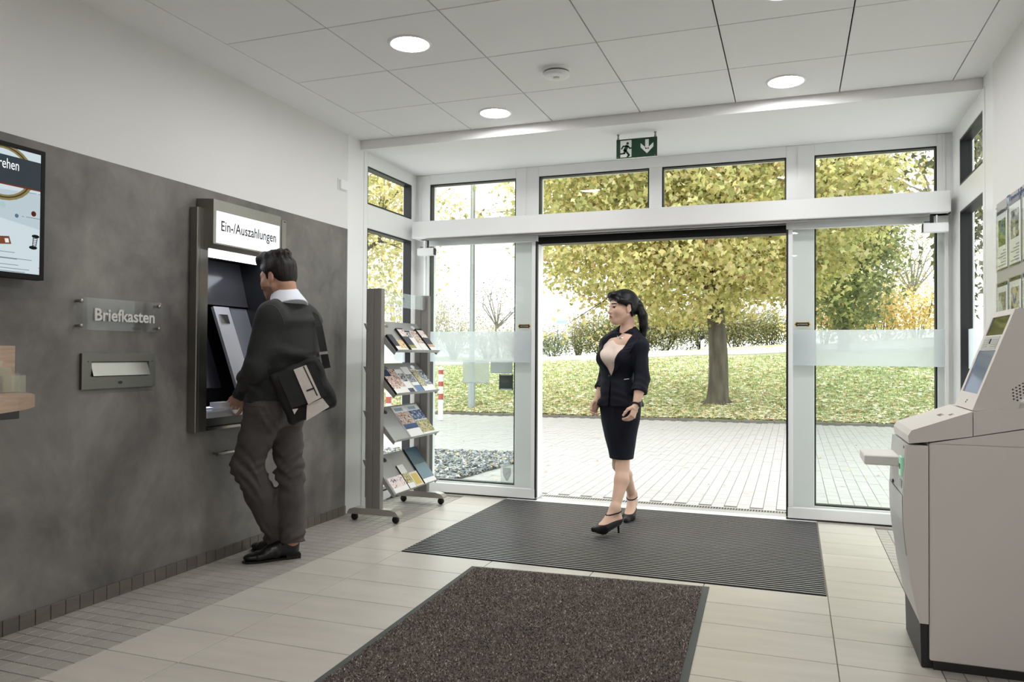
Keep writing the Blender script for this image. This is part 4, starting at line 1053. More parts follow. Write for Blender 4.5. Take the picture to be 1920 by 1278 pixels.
def branches(root, top, crown_c, crown_r, nl, g, m, parent, r0, sub=3, up=.5, upto=1.0):
    ends = []
    for k in range(nl):
        a = 2 * math.pi * (k + g.random() * .6) / nl; el = g.uniform(-.15, up * 1.5)
        tgt = np.array(crown_c) + np.array([math.cos(a) * math.cos(el), math.sin(a) * math.cos(el), math.sin(el)]) * np.array(crown_r) * g.uniform(.72, .95) * upto
        st = np.array(root) + (np.array(top) - np.array(root)) * g.uniform(.72, 1.0)
        mid = (st + tgt) / 2 + g.normal(0, .12, 3) * np.linalg.norm(tgt - st) + np.array([0, 0, .08]) * np.linalg.norm(tgt - st)
        pts = [st + (mid - st) * t * 2 * 1 if t <= .5 else mid + (tgt - mid) * (t - .5) * 2 for t in np.linspace(0, 1, 7)]
        mb = MB().tube(pts, [r0 * (.62 * (1 - t) + .06) for t in np.linspace(0, 1, 7)], 7)
        for s in range(sub):
            b = pts[2 + s % 4]; dirv = unit((tgt - st) + g.normal(0, .8, 3) * np.linalg.norm(tgt - st)); ln = np.linalg.norm(tgt - st) * g.uniform(.25, .5)
            q = [b + dirv * ln * t + np.array([0, 0, -.05 * t * t]) + g.normal(0, .02, 3) for t in np.linspace(0, 1, 5)]
            mb.tube(q, [r0 * (.22 * (1 - t) + .03) for t in np.linspace(0, 1, 5)], 5)
            ends.append(q[-1])
            for s2 in range(2):
                dv = unit(dirv + g.normal(0, .6, 3)); q2 = [q[2 + s2] + dv * ln * .6 * t for t in np.linspace(0, 1, 4)]
                mb.tube(q2, [r0 * (.10 * (1 - t) + .018) for t in np.linspace(0, 1, 4)], 4); ends.append(q2[-1])
        mb.build('branch', m, parent); ends.append(tgt)
    return ends
def trunk_mesh(base, top, r0, r1, m, parent, g, flare=1.25):
    b, t = np.array(base, float), np.array(top, float); ss = np.linspace(0, 1, 12)
    pts = [b + (t - b) * s + np.array([math.sin(s * 5) * .03, math.cos(s * 4) * .03 - .03, 0]) for s in ss]
    rad = [r1 + (r0 - r1) * (1 - s) + r0 * (flare - 1) * math.exp(-s * 14) for s in ss]
    mb = MB().tube(pts, rad, 16)
    for k in range(5):
        a = k * 1.3; mb.tube([b + np.array([math.cos(a), math.sin(a), 0]) * r0 * 2.0 + np.array([0, 0, -.06]), b + np.array([math.cos(a), math.sin(a), .35]) * r0 * 1.0], [r0 * .25, r0 * .4], 6)
    mb.build('trunk', m, parent)
def crown(center, rad, ncl, per, spread, flat_, size, shape, cols, w, g, parent, name='foliage', shell=2.4, bottom=-1.0, ends=None, jit=.1):
    c, r = np.array(center), np.array(rad)
    d = unit(g.normal(size=(ncl, 3))); q = g.random((ncl, 1)) ** (1 / shell); C_ = c + d * q * r
    C_ = C_[(d * q)[:, 2] > bottom]
    if ends is not None and len(ends): C_ = np.concatenate([C_, np.array(ends)], 0)
    P = (C_[:, None] + g.normal(size=(len(C_), per, 3)) * np.array([spread, spread, spread * flat_])).reshape(-1, 3)
    tone = np.repeat(g.normal(0, jit, len(C_)), per)
    col = np.clip(pick(cols, w, len(P), g) * (1 + tone[:, None]), 0, 1)
    return poly_cloud(name, leaf_geo(P, size, shape, g), len(shape), col, M_leaf, parent)
YG = [(220, 212, 148), (204, 204, 138), (234, 224, 176), (170, 174, 112), (240, 226, 162), (176, 148, 106)]
YGW = [.28, .27, .18, .15, .08, .04]
def put(px, py, d): return at_depth(px, py, d)
# the maple in front of the doors
g = np.random.default_rng(11)
bx_, by_ = -1.49, 16.05; bz_ = float(ground_z(np.array(bx_), np.array(by_)))
bp = on(1345, 750, 'y', 16.2); bx_, by_, bz_ = bp[0], 16.2, float(ground_z(np.array(bp[0]), np.array(16.2)))
mp_ = empty('maple_tree')
trunk_mesh((bx_, by_, bz_ - .05), (bx_ - .02, by_, 2.75), .205, .16, M_bark, mp_, g)
en = branches((bx_, by_, 1.3), (bx_, by_, 2.75), (bx_ - .5, by_, 4.7), (3.5, 3.8, 2.5), 13, g, M_bark, mp_, .15, 4)
crown((bx_ - .55, by_, 4.55), (3.85, 4.1, 2.75), 2100, 40, .30, .36, .102, MAPLE2, YG, YGW, g, mp_, ends=en, shell=2.6)
tag(finish(mp_, (bx_, by_, bz_)), 'yellow green maple with thick straight trunk on the lawn', 'tree')
# left of the entrance
def tree(name, px, d, zc, rad, size, cols, w, label, seed, ncl=420, per=24, trunk_r=.12, bark=M_bark, nl=8, shape=MAPLE, flat_=.5, spread=.32, basez=None, group='trees and shrubs outside'):
    g = np.random.default_rng(seed); p = at_depth(px, 650, d); x, y = p[0], p[1]
    z = float(ground_z(np.array(x), np.array(y))) if basez is None else basez
    r = empty(name)
    trunk_mesh((x, y, z - .05), (x, y, zc - rad[2] * .45), trunk_r, trunk_r * .7, bark, r, g)
    en = branches((x, y, z + (zc - z) * .4), (x, y, zc - rad[2] * .45), (x, y, zc), rad, nl, g, bark, r, trunk_r * .8, 3)
    if ncl: crown((x, y, zc), rad, ncl, per, spread, flat_, size, shape, cols, w, g, r, ends=en)
    return tag(finish(r, (x, y, z)), label, 'tree', group)
tree('maple_tree', 648, 15.5, 4.4, (1.9, 2.3, 2.7), .12, YG, [.34, .2, .28, .05, .1, .03], 'loose yellow maple behind the side window by the brochure stand', 21, ncl=430, per=26)
tree('bare_tree', 932, 28, 3.0, (1.15, 1.1, 1.75), .07, [(150, 120, 90), (176, 140, 96)], [1, 1], 'nearly leafless young tree seen through the door leaf beside the brochure stand', 31, ncl=26, per=4, trunk_r=.05, bark=M_bark_g, nl=13, shape=OVAL)
tree('green_tree', 1580, 23, 4.2, (1.5, 2.0, 2.3), .17, [(136, 144, 98), (164, 170, 114), (108, 116, 78), (196, 192, 132)], [.35, .3, .2, .15], 'dark green tree seen through the door leaf beside the terminal', 41, ncl=420, per=24, trunk_r=.17)
tree('slender_tree', 1712, 33, 5.4, (1.5, 1.5, 3.2), .10, [(196, 170, 110), (206, 186, 130)], [1, 1], 'slender bare tree with few yellow leaves between dark green tree and corner window', 51, ncl=70, per=7, trunk_r=.07, bark=M_bark_g, nl=14, shape=OVAL)
tree('bare_tree', 1770, 20, 5.6, (2.2, 2.0, 2.6), .09, [(196, 170, 110), (186, 166, 110)], [1, 1], 'tall bare tree rising outside the corner window by the poster board', 61, ncl=60, per=8, trunk_r=.09, bark=M_bark_g, nl=14, shape=OVAL)
tree('green_tree', 1965, 12, 4.2, (1.7, 2.2, 2.8), .13, [(120, 122, 84), (150, 148, 100), (92, 96, 66)], [1, 1, 1], 'olive green tree close outside the corner window by the poster board', 71, ncl=240, per=20, trunk_r=.1)
def shrub(name, px, d, w, h, cols, wt, label, seed, size=.09, ncl=150, per=20, shape=OVAL, lift=0.0, stems=9, bark=M_bark_d, spread=.16):
    g = np.random.default_rng(seed); p = at_depth(px, 650, d); x, y = p[0], p[1]; z = float(ground_z(np.array(x), np.array(y))) + lift
    r = empty(name); mb = MB()
    for k in range(stems):
        a = 2 * math.pi * g.random(); t = np.array([x + math.cos(a) * w * .4 * g.random(), y + math.sin(a) * w * .25, z + h * g.uniform(.6, 1.0)])
        b = np.array([x + math.cos(a) * .1, y, z - .05]); mb.tube([b, (b + t) / 2 + g.normal(0, .06, 3), t], [.018, .013, .005], 5)
    mb.build('stems', bark, r)
    crown((x, y, z + h * .5), (w * .52, w * .42, h * .52), ncl, per, spread, .8, size, shape, cols, wt, g, r, shell=2.2)
    return tag(finish(r, (x, y, z)), label, 'shrub', 'trees and shrubs outside')
HG = [(140, 146, 106), (168, 168, 124), (108, 114, 82), (204, 194, 144), (186, 162, 112)]
HW = [.3, .28, .2, .14, .08]
shrub('hedge_shrub', 1035, 30, 2.6, 1.0, [(140, 148, 116), (176, 180, 150), (110, 118, 90)], [1, 1, 1], 'pale grey green shrub at the open end of the hedge', 101)
shrub('hedge_shrub', 1085, 30, 1.6, 1.9, [(176, 168, 130), (196, 186, 146)], [1, 1], 'thin straggly shrub with bare stems standing above the hedge', 102, ncl=40, per=8, stems=22, bark=M_bark_g)
HL = ['hedge shrub between the straggly bare shrub and the walking woman', 'hedge shrub directly behind the walking woman', 'hedge shrub between the walking woman and the white marker post', 'hedge shrub directly behind the white marker post', 'hedge shrub directly behind the maple trunk', 'last hedge shrub of the row, next to the door edge beside the terminal']
for k, px in enumerate((1125, 1185, 1245, 1310, 1375, 1445)):
    shrub('hedge_shrub', px, 29.5, 2.3, 1.45 + .2 * (k in (1, 2, 3)), HG, HW, HL[k], 110 + k, ncl=260)
YL = [(236, 212, 140), (226, 196, 122), (244, 226, 168), (184, 158, 102)]
for k, (px, w, h, lab) in enumerate(((1545, 2.4, 1.9, 'bright yellow shrub at the end of the row next to the hedge'), (1600, 2.2, 1.7, 'bright yellow shrub below the dark green tree'), (1655, 2.2, 2.0, 'bright yellow shrub below the slender bare tree'), (1720, 2.6, 1.8, 'bright yellow shrub at the end of the row by the corner window'))):
    shrub('yellow_shrub', px, 26, w, h, YL, [.35, .25, .28, .12], lab, 130 + k, ncl=120, per=16, size=.12, shape=MAPLE, spread=.2)
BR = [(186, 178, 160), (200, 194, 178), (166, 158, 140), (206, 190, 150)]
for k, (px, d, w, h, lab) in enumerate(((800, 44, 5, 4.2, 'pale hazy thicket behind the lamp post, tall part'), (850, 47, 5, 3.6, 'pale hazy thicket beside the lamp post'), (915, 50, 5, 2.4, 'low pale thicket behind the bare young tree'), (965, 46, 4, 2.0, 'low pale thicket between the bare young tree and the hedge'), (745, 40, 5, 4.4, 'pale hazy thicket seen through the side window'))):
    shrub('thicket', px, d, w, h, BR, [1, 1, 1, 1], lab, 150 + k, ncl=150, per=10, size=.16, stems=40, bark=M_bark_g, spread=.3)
tree('slender_tree', 1665, 38, 5.0, (1.6, 1.5, 3.0), .10, [(200, 178, 120)], [1], 'thin bare tree standing behind the yellow shrubs', 81, ncl=50, per=6, trunk_r=.12, bark=M_bark_g, nl=12, shape=OVAL)

# path across the top of the lawn
xs = np.linspace(-30, 20, 60); mbp = MB(); pv_ = []
for x in xs:
    ya = kerb_y(x) + 10.6; yb = ya + 1.4
    pv_ += [(x, ya, float(ground_z(np.array(x), np.array(ya))) + .03), (x, yb, float(ground_z(np.array(x), np.array(yb))) + .05)]
mbp.add(pv_, [(2 * i, 2 * i + 2, 2 * i + 3, 2 * i + 1) for i in range(59)])
low = [(p[0], p[1], p[2] - .12) for p in pv_]
mbp.add(pv_[0::2] + low[0::2], [(i, 60 + i, 61 + i, i + 1) for i in range(59)])
tag(mbp.build('footpath', mat('path_gravel', (188, 185, 180), .9, var=.04, vscale=3)), kind='structure')

# grass blades and fallen leaves
g = np.random.default_rng(5)
def lawn_pts(N, near=1.0):
    y_ = kerb_y(0) + .15 + (g.random(N) ** near) * 10.2; x_ = -.62 * y_ + 1.0 + g.random(N) * (.62 + .24) * y_ * 1.05
    y_ = y_ + .082 * x_
    return np.stack([x_, y_, ground_z(x_, y_)], 1)
N = 60000; P = lawn_pts(N, 1.3)
a = g.random(N) * 2 * np.pi; wv = np.stack([np.cos(a), np.sin(a), 0 * a], 1) * .012; tp = np.stack([g.normal(0, .02, N), g.normal(0, .02, N), .03 + .04 * g.random(N)], 1)
poly_cloud('grass_blades', np.stack([P - wv, P + wv, P + tp], 1), 3, pick([(162, 180, 124), (184, 198, 144), (206, 212, 168), (136, 156, 102)], [1, 1, .8, .6], N, g), mat_attr('grass_blade', .8, .1), lawn)
N = 21000; P = lawn_pts(N, 1.7); P[:, 2] += .025
L3 = leaf_geo(P, .13, MAPLE, g, droop=0.0); L3[:, :, 2] = P[:, None, 2] + (L3[:, :, 2] - P[:, None, 2]) * .3
fl = poly_cloud('fallen_leaves', L3, 6, pick([(236, 226, 184), (226, 206, 156), (200, 166, 130), (246, 242, 226), (172, 136, 110)], [.32, .22, .10, .31, .05], N, g), mat_attr('fallen_leaf', .7, .2))
tag(fl, 'yellow and brown leaves fallen all over the lawn', 'leaves')
N = 330; y_ = 6.7 + g.random(N) ** .8 * 7.2; x_ = -.5 * y_ + .6 + g.random(N) * .72 * y_; P = np.stack([x_, y_, 0 * x_ + .004], 1)
L3 = leaf_geo(P, .055, MAPLE, g, droop=0.0); L3[:, :, 2] = .002 + np.abs(L3[:, :, 2] - .004) * .35
tag(poly_cloud('scattered_leaves', L3, 6, pick([(214, 186, 120), (176, 140, 96), (226, 212, 170)], [1, 1, 1], N, g), MATS['fallen_leaf']), 'few dry leaves scattered on the pale paving', 'leaves')

# slate bed
gq = [on(*p, 'z', 0) for p in ((640, 838), (964, 851), (964, 868), (640, 960))]
gb = empty('slate_bed'); quadbox(MB(), [np.array([p[0], p[1], 0]) for p in gq][::-1], -.02, .008).build('bed_base', mat('slate_base', (96, 96, 96), .9), gb)
N = 9000; u, v = g.random(N), g.random(N)
P = (gq[0] * ((1 - u) * (1 - v))[:, None] + gq[1] * (u * (1 - v))[:, None] + gq[2] * (u * v)[:, None] + gq[3] * ((1 - u) * v)[:, None]); P[:, 2] = .012 + g.random(N) * .02
an = np.sort(g.random((N, 5)), 1) * 2 * np.pi; rr = .016 + .028 * g.random((N, 1)); nn = unit(np.concatenate([g.normal(0, .28, (N, 2)), np.ones((N, 1))], 1))
t1 = unit(np.cross(nn, np.array([1., .3, 0]))); t2 = np.cross(nn, t1)
ch = P[:, None] + rr[:, :, None] * (np.cos(an)[..., None] * t1[:, None] + np.sin(an)[..., None] * t2[:, None] * .65)
ch2 = ch - nn[:, None] * .008
poly_cloud('slate_chips', np.concatenate([ch, ch2], 1), 10, pick([(140, 144, 146), (178, 180, 180), (98, 102, 106), (206, 204, 200), (214, 190, 130)], [.3, .25, .25, .14, .06], N, g), mat_attr('slate', .6, .3), gb,
           tris=[(0, 1, 2, 3, 4), (9, 8, 7, 6, 5)] + [(i, 5 + i, 5 + (i + 1) % 5, (i + 1) % 5) for i in range(5)])
tag(finish(gb, tuple(gq[1])), 'bed of broken grey slate chips on the paving beside the entrance', 'gravel bed')

# street furniture
def bollard(px, py, h, label):
    p = on(px, py, 'z', 0); r = empty('bollard'); x, y = p[0], p[1]
    M_r, M_w = mat('bollard_red', (176, 74, 66), .5), mat('bollard_white', (236, 236, 234), .5)
    zs = [0, .37, .48, .61, .70, .83, .91, h]
    for k in range(7):
        MB().lathe([(.046, zs[k]), (.046, zs[k + 1])] + ([(.04, h + .012), (0, h + .014)] if k == 6 else []), (x, y, 0), n=20).build('red_band' if k % 2 else 'white_band', M_r if k % 2 else M_w, r)
    tag(finish(r, (x, y, 0)), label, 'bollard', 'red and white bollards')
bollard(826, 787, .95, 'red and white striped bollard on the paving near the lamp post')
bollard(728, 797, .95, 'red and white striped bollard seen between the brochure shelves')
lp = empty('lamp_post'); p = on(884, 772, 'z', 0)
MB().lathe([(.075, -.02), (.075, .9), (.058, .95), (.052, 3.0), (.045, 6.5), (0, 6.5)], (p[0], p[1], 0), n=18).build('pole', mat('galvanised', (168, 174, 178), .45, .6), lp)
MB().box((p[0] - .02, p[1] - .078, .35), (p[0] + .02, p[1] - .07, .62)).build('hatch', MATS['galvanised'], lp)
MB().tube([(p[0], p[1], 6.4), (p[0] + .2, p[1], 6.7), (p[0] + .9, p[1], 6.8)], .03, 8).build('arm', MATS['galvanised'], lp)
MB().box((p[0] + .7, p[1] - .12, 6.76), (p[0] + 1.2, p[1] + .12, 6.84), .02).build('lantern', M_grey, lp)
tag(finish(lp, (p[0], p[1], 0)), 'tall grey galvanised lamp post on the lawn edge', 'lamp post')
mkp = empty('marker_post'); q = at_depth(1317, 645, 27); z = float(ground_z(np.array(q[0]), np.array(q[1])))
MB().box((q[0] - .06, q[1] - .04, z), (q[0] + .06, q[1] + .04, z + .45), .01).build('shaft', mat('post_white', (230, 230, 228), .5), mkp)
MB().prism([(q[0] - .062, z + .30), (q[0] + .062, z + .38), (q[0] + .062, z + .50), (q[0] - .062, z + .46)], 'y', q[1] - .042, q[1] + .042).build('black_band', M_black, mkp)
tag(finish(mkp, (q[0], q[1], z)), 'short white roadside marker post with black top by the footpath', 'marker post')
sgn = empty('road_sign'); q = at_depth(1053, 603, 52); z = float(ground_z(np.array(q[0]), np.array(q[1])))
MB().box((q[0] - .36, q[1], q[2] - .11), (q[0] + .36, q[1] + .03, q[2] + .11), .01).build('panel', mat('sign_blue', (160, 180, 206), .5), sgn)
for dx in (-.28, .28): MB().tube([(q[0] + dx, q[1] + .05, z - .1), (q[0] + dx, q[1] + .05, q[2] + .1)], .03, 8).build('post', M_grey, sgn)
tag(finish(sgn, (q[0], q[1], z)), 'small blue road sign far beyond the hedge', 'road sign')

# sheets and sticker on the fixed glass beside the left leaf
YN = YF + .049
def gbox(x0, y0, x1, y1, d=YN):
    a = on(x0, y0, 'y', d); b = on(x1, y1, 'y', d); return a[0], b[0], b[2], a[2]
M_tape = mat('notice_tape', (205, 212, 214), .5)
def notice(x0, y0, x1, y1, m, label, name='notice_sheet', cat='notice'):
    xa, xb_, za, zb = gbox(x0, y0, x1, y1); r = empty(name)
    MB().box((xa, YN - .0012, za), (xb_, YN - .0002, zb)).build('sheet', m, r)
    for zz in (za + .006, zb - .006): MB().box((xa + .01, YN - .0016, zz - .004), (xb_ - .01, YN - .0012, zz + .004)).build('tape', M_tape, r)
    tag(finish(r, (xa, YN, za)), label, cat, 'notices on the glass')
notice(868, 675, 917, 719, glass('pale_film', (236, 238, 236), .6, haze=.45, hazecol=(226, 230, 228)), 'pale square notice sheet stuck on the glass below the etched band')
notice(920, 676, 961, 700, mat('notice_white', (224, 228, 228), .6), 'narrow white notice sheet stuck above the dark plate')
notice(936, 701, 962, 731, mat('notice_dark', (70, 76, 76), .4), 'dark plate on the glass below the narrow white notice', 'dark_plate', 'plate')
xa, xb_, za, zb = gbox(939, 869, 962, 905); st = empty('crest_sticker')
MB().box((xa, YN - .001, za), (xb_, YN - .0002, zb)).build('film', glass('sticker_film', (244, 246, 246), .4, haze=.35, hazecol=(228, 230, 230)), st)
cxm, w_ = (xa + xb_) / 2, (xb_ - xa)
sh_ = [(-.32, .30), (.32, .30), (.32, -.05), (.18, -.28), (0, -.42), (-.18, -.28), (-.32, -.05)]
def scal(k): return [(cxm + a * w_ * k, (za + zb) / 2 + b * (zb - za) * k) for a, b in sh_]
cr = MB().prism(scal(1.0), 'y', YN - .0015, YN - .001).build('shield', mat('sticker_grey', (200, 204, 206), .5), st)
MB().prism(scal(.84), 'y', YN - .0018, YN - .0015).build('shield_field', mat('sticker_pale', (214, 218, 218), .5), cr)
MB().prism([(cxm - .2 * w_, za + .35 * (zb - za)), (cxm + .05 * w_, za + .42 * (zb - za)), (cxm + .2 * w_, za + .62 * (zb - za)), (cxm - .02 * w_, za + .55 * (zb - za))], 'y', YN - .0021, YN - .0018).build('emblem', MATS['sticker_grey'], cr)
tag(finish(st, (xa, YN, za)), 'translucent crest sticker low on the glass beside the brochure stand', 'sticker')
# ================================================================ PEOPLE: smooth blended solids, polygonised on a fine grid
RV = np.array([math.cos(YAW), math.sin(YAW), 0.0]); WV = np.array([-math.sin(YAW), math.cos(YAW), 0.0]); UP = np.array([0, 0, 1.0])
def A(*v): return np.array(v, float)
class Prim:
    def __init__(s, f, lo, hi): s.f, s.lo, s.hi = f, np.array(lo, float), np.array(hi, float)
def cone(a, b, ra, rb):
    a, b = np.array(a, float), np.array(b, float); d = b - a; L2 = max(1e-12, d @ d)
    def f(X, Y, Z):
        px, py, pz = X - a[0], Y - a[1], Z - a[2]
        t = np.clip((px * d[0] + py * d[1] + pz * d[2]) / L2, 0, 1)
        return np.sqrt((px - t * d[0]) ** 2 + (py - t * d[1]) ** 2 + (pz - t * d[2]) ** 2) - (ra + (rb - ra) * t)
    m = max(ra, rb); return Prim(f, np.minimum(a, b) - m, np.maximum(a, b) + m)
def ball(c, r, axes=None):
    c = np.array(c, float); r = np.array([r] * 3 if np.isscalar(r) else r, float); M = np.eye(3) if axes is None else np.array(axes, float)
    def f(X, Y, Z):
        px, py, pz = X - c[0], Y - c[1], Z - c[2]; k = 0
        q = [(M[i, 0] * px + M[i, 1] * py + M[i, 2] * pz) / r[i] for i in range(3)]
        k0 = np.sqrt(q[0] ** 2 + q[1] ** 2 + q[2] ** 2); k1 = np.sqrt((q[0] / r[0]) ** 2 + (q[1] / r[1]) ** 2 + (q[2] / r[2]) ** 2)
        return k0 * (k0 - 1) / np.maximum(k1, 1e-6)
    m = r.max(); return Prim(f, c - m, c + m)
def ec(a, b, wa, wb, xd, flat=True):
    """elliptical tapered column a to b, half sizes (along xd, across) at both ends"""
    a, b = np.array(a, float), np.array(b, float); d = b - a; L = np.linalg.norm(d); z = d / L
    x = np.array(xd, float); x = x - z * (x @ z); x /= np.linalg.norm(x); y = np.cross(z, x)
    def f(X, Y, Z):
        px, py, pz = X - a[0], Y - a[1], Z - a[2]
        h = px * z[0] + py * z[1] + pz * z[2]; t = np.clip(h / L, 0, 1); t = t * t * (3 - 2 * t) * .35 + t * .65
        w, dd = wa[0] + (wb[0] - wa[0]) * t, wa[1] + (wb[1] - wa[1]) * t
        qx = (px * x[0] + py * x[1] + pz * x[2]) / w; qy = (px * y[0] + py * y[1] + pz * y[2]) / dd
        r = (np.sqrt(qx * qx + qy * qy) - 1) * np.minimum(w, dd); e = np.maximum(np.maximum(-h, h - L), 0)
        inner = np.maximum(r, np.maximum(-h, h - L))
        return np.where(e > 0, np.sqrt(np.maximum(r, 0) ** 2 + e * e), np.where(r > 0, r, inner))
    m = max(max(wa), max(wb)); return Prim(f, np.minimum(a, b) - m, np.maximum(a, b) + m)
def rbox(c, half, axes, rad):
    c = np.array(c, float); M = np.array(axes, float); h = np.array(half, float) - rad
    def f(X, Y, Z):
        px, py, pz = X - c[0], Y - c[1], Z - c[2]
        q = [np.abs(M[i, 0] * px + M[i, 1] * py + M[i, 2] * pz) - h[i] for i in range(3)]
        o = np.sqrt(sum(np.maximum(k, 0) ** 2 for k in q)); return o + np.minimum(np.maximum(np.maximum(q[0], q[1]), q[2]), 0) - rad
    m = np.linalg.norm(half); return Prim(f, c - m, c + m)
def loft(secs, xd):
    """upright body of smoothly varying elliptical sections (centre, half width along xd, half depth)"""
    secs = sorted(secs, key=lambda q: q[0][2]); z = np.array([q[0][2] for q in secs]); T = np.array([[q[0][0], q[0][1], q[1], q[2]] for q in secs])
    zz = np.linspace(z[0], z[-1], 240); D = np.stack([np.interp(zz, z, T[:, i]) for i in range(4)], 1)
    kr = np.exp(-np.linspace(-2, 2, 25) ** 2); kr /= kr.sum(); D = np.stack([np.convolve(np.pad(D[:, i], 12, mode='edge'), kr, 'valid') for i in range(4)], 1)
    x = np.array(xd, float); x[2] = 0; x /= np.linalg.norm(x); y = np.array([-x[1], x[0], 0])
    def f(X, Y, Z):
        c = [np.interp(Z, zz, D[:, i]) for i in range(4)]; px, py = X - c[0], Y - c[1]
        qx, qy = (px * x[0] + py * x[1]) / c[2], (px * y[0] + py * y[1]) / c[3]
        r = (np.sqrt(qx * qx + qy * qy) - 1) * np.minimum(c[2], c[3]); e = np.maximum(z[0] - Z, Z - z[-1])
        return np.where(e > 0, np.sqrt(np.maximum(r, 0) ** 2 + e * e), np.maximum(r, e))
    m = T[:, 2:].max(); return Prim(f, np.array([T[:, 0].min() - m, T[:, 1].min() - m, z[0]]), np.array([T[:, 0].max() + m, T[:, 1].max() + m, z[-1]]))
class Field:
    def __init__(s, lo, hi, h):
        s.lo, s.h = np.array(lo, float), h; n = np.ceil((np.array(hi) - s.lo) / h).astype(int) + 1
        s.ax = [(s.lo[i] + h * np.arange(n[i])).astype(np.float32) for i in range(3)]; s.v = np.full(n, .12, np.float32); s.off = 0.0
    def blk(s, lo, hi):
        sl = []
        for i in range(3):
            a = max(0, int((lo[i] - s.lo[i]) / s.h)); b = min(len(s.ax[i]), int((hi[i] - s.lo[i]) / s.h) + 2)
            if b <= a: return None
            sl.append(slice(a, b))
        return tuple(sl)
    def co(s, sl): return s.ax[0][sl[0]][:, None, None], s.ax[1][sl[1]][None, :, None], s.ax[2][sl[2]][None, None, :]
    def add(s, p, k=.02, cut=False, off=None):
        o = s.off if off is None else off
        pad = k + .03 + abs(o); sl = s.blk(p.lo - pad, p.hi + pad)
        if sl is None: return s
        d = p.f(*s.co(sl)).astype(np.float32) - (0 if cut else o); a = s.v[sl]
        if cut:
            d = -d; h = np.maximum(k - np.abs(a - d), 0) / k; s.v[sl] = np.maximum(a, d) + h * h * k * .25
        else:
            h = np.maximum(k - np.abs(a - d), 0) / k; s.v[sl] = np.minimum(a, d) - h * h * k * .25
        return s
    def clip(s, n, p, k=.004):
        n, p = np.array(n, float), np.array(p, float); n = n / np.linalg.norm(n)
        X, Y, Z = s.co((slice(None),) * 3); d = ((X - p[0]) * n[0] + (Y - p[1]) * n[1] + (Z - p[2]) * n[2]).astype(np.float32)
        h = np.maximum(k - np.abs(s.v - d), 0) / k; s.v = np.maximum(s.v, d) + h * h * k * .25
        return s
    def warp(s, fn):
        s.v = s.v + fn(*s.co((slice(None),) * 3)).astype(np.float32); return s
    def mesh(s, name, mats, parent=None, region=None):
        v = s.v; S = v < 0; n = v.shape
        c = np.zeros(tuple(k - 1 for k in n), np.int8)
        for dx in (0, 1):
            for dy in (0, 1):
                for dz in (0, 1): c += S[dx:n[0] - 1 + dx, dy:n[1] - 1 + dy, dz:n[2] - 1 + dz]
        I = np.argwhere((c > 0) & (c < 8)); N = len(I)
        idx = np.full(c.shape, -1, np.int32); idx[I[:, 0], I[:, 1], I[:, 2]] = np.arange(N)
        cor = {}
        for dx in (0, 1):
            for dy in (0, 1):
                for dz in (0, 1): cor[(dx, dy, dz)] = v[I[:, 0] + dx, I[:, 1] + dy, I[:, 2] + dz]
        acc = np.zeros((N, 3), np.float32); cnt = np.zeros(N, np.float32)
        for a in cor:
            for k in range(3):
                if a[k]: continue
                b = list(a); b[k] = 1; b = tuple(b); va, vb = cor[a], cor[b]; m = (va < 0) != (vb < 0)
                t = np.where(m, va / np.where(m, va - vb, 1), 0)
                p = np.array(a, np.float32)[None].repeat(N, 0); p[:, k] += t; acc += p * m[:, None]; cnt += m
        V = s.lo + (I + acc / cnt[:, None]) * s.h
        quads = []
        for k in range(3):
            o = [0, 1, 2]; o.remove(k); u, w = o
            sa = [slice(None)] * 3; sb = [slice(None)] * 3; sa[k] = slice(0, n[k] - 1); sb[k] = slice(1, n[k])
            for q in (u, w): sa[q] = slice(1, n[q] - 1); sb[q] = slice(1, n[q] - 1)
            A_, B_ = S[tuple(sa)], S[tuple(sb)]; E = np.argwhere(A_ != B_)
            if not len(E): continue
            fl = A_[E[:, 0], E[:, 1], E[:, 2]]; E[:, u] += 1; E[:, w] += 1
            def at(du, dw):
                q = E.copy(); q[:, u] -= du; q[:, w] -= dw; return idx[q[:, 0], q[:, 1], q[:, 2]]
            Q = np.stack([at(1, 1), at(0, 1), at(0, 0), at(1, 0)], 1)
            if k == 1: fl = ~fl
            Q[~fl] = Q[~fl][:, ::-1]; quads.append(Q)
        Q = np.concatenate(quads)
        me = bpy.data.meshes.new(name); me.vertices.add(N); me.vertices.foreach_set('co', V.astype(np.float32).ravel())
        me.loops.add(Q.size); me.loops.foreach_set('vertex_index', Q.ravel().astype(np.int32)); me.polygons.add(len(Q)); me.polygons.foreach_set('loop_start', np.arange(0, Q.size, 4, dtype=np.int32))
        for m in (mats if isinstance(mats, (list, tuple)) else [mats]): me.materials.append(m)
        me.update(calc_edges=True); me.polygons.foreach_set('use_smooth', [True] * len(Q))
        if region is not None:
            C_ = V[Q].mean(1); me.polygons.foreach_set('material_index', region(C_).astype(np.int32))
        o = bpy.data.objects.new(name, me); COL.objects.link(o)
        if parent is not None: o.parent = parent
        return o

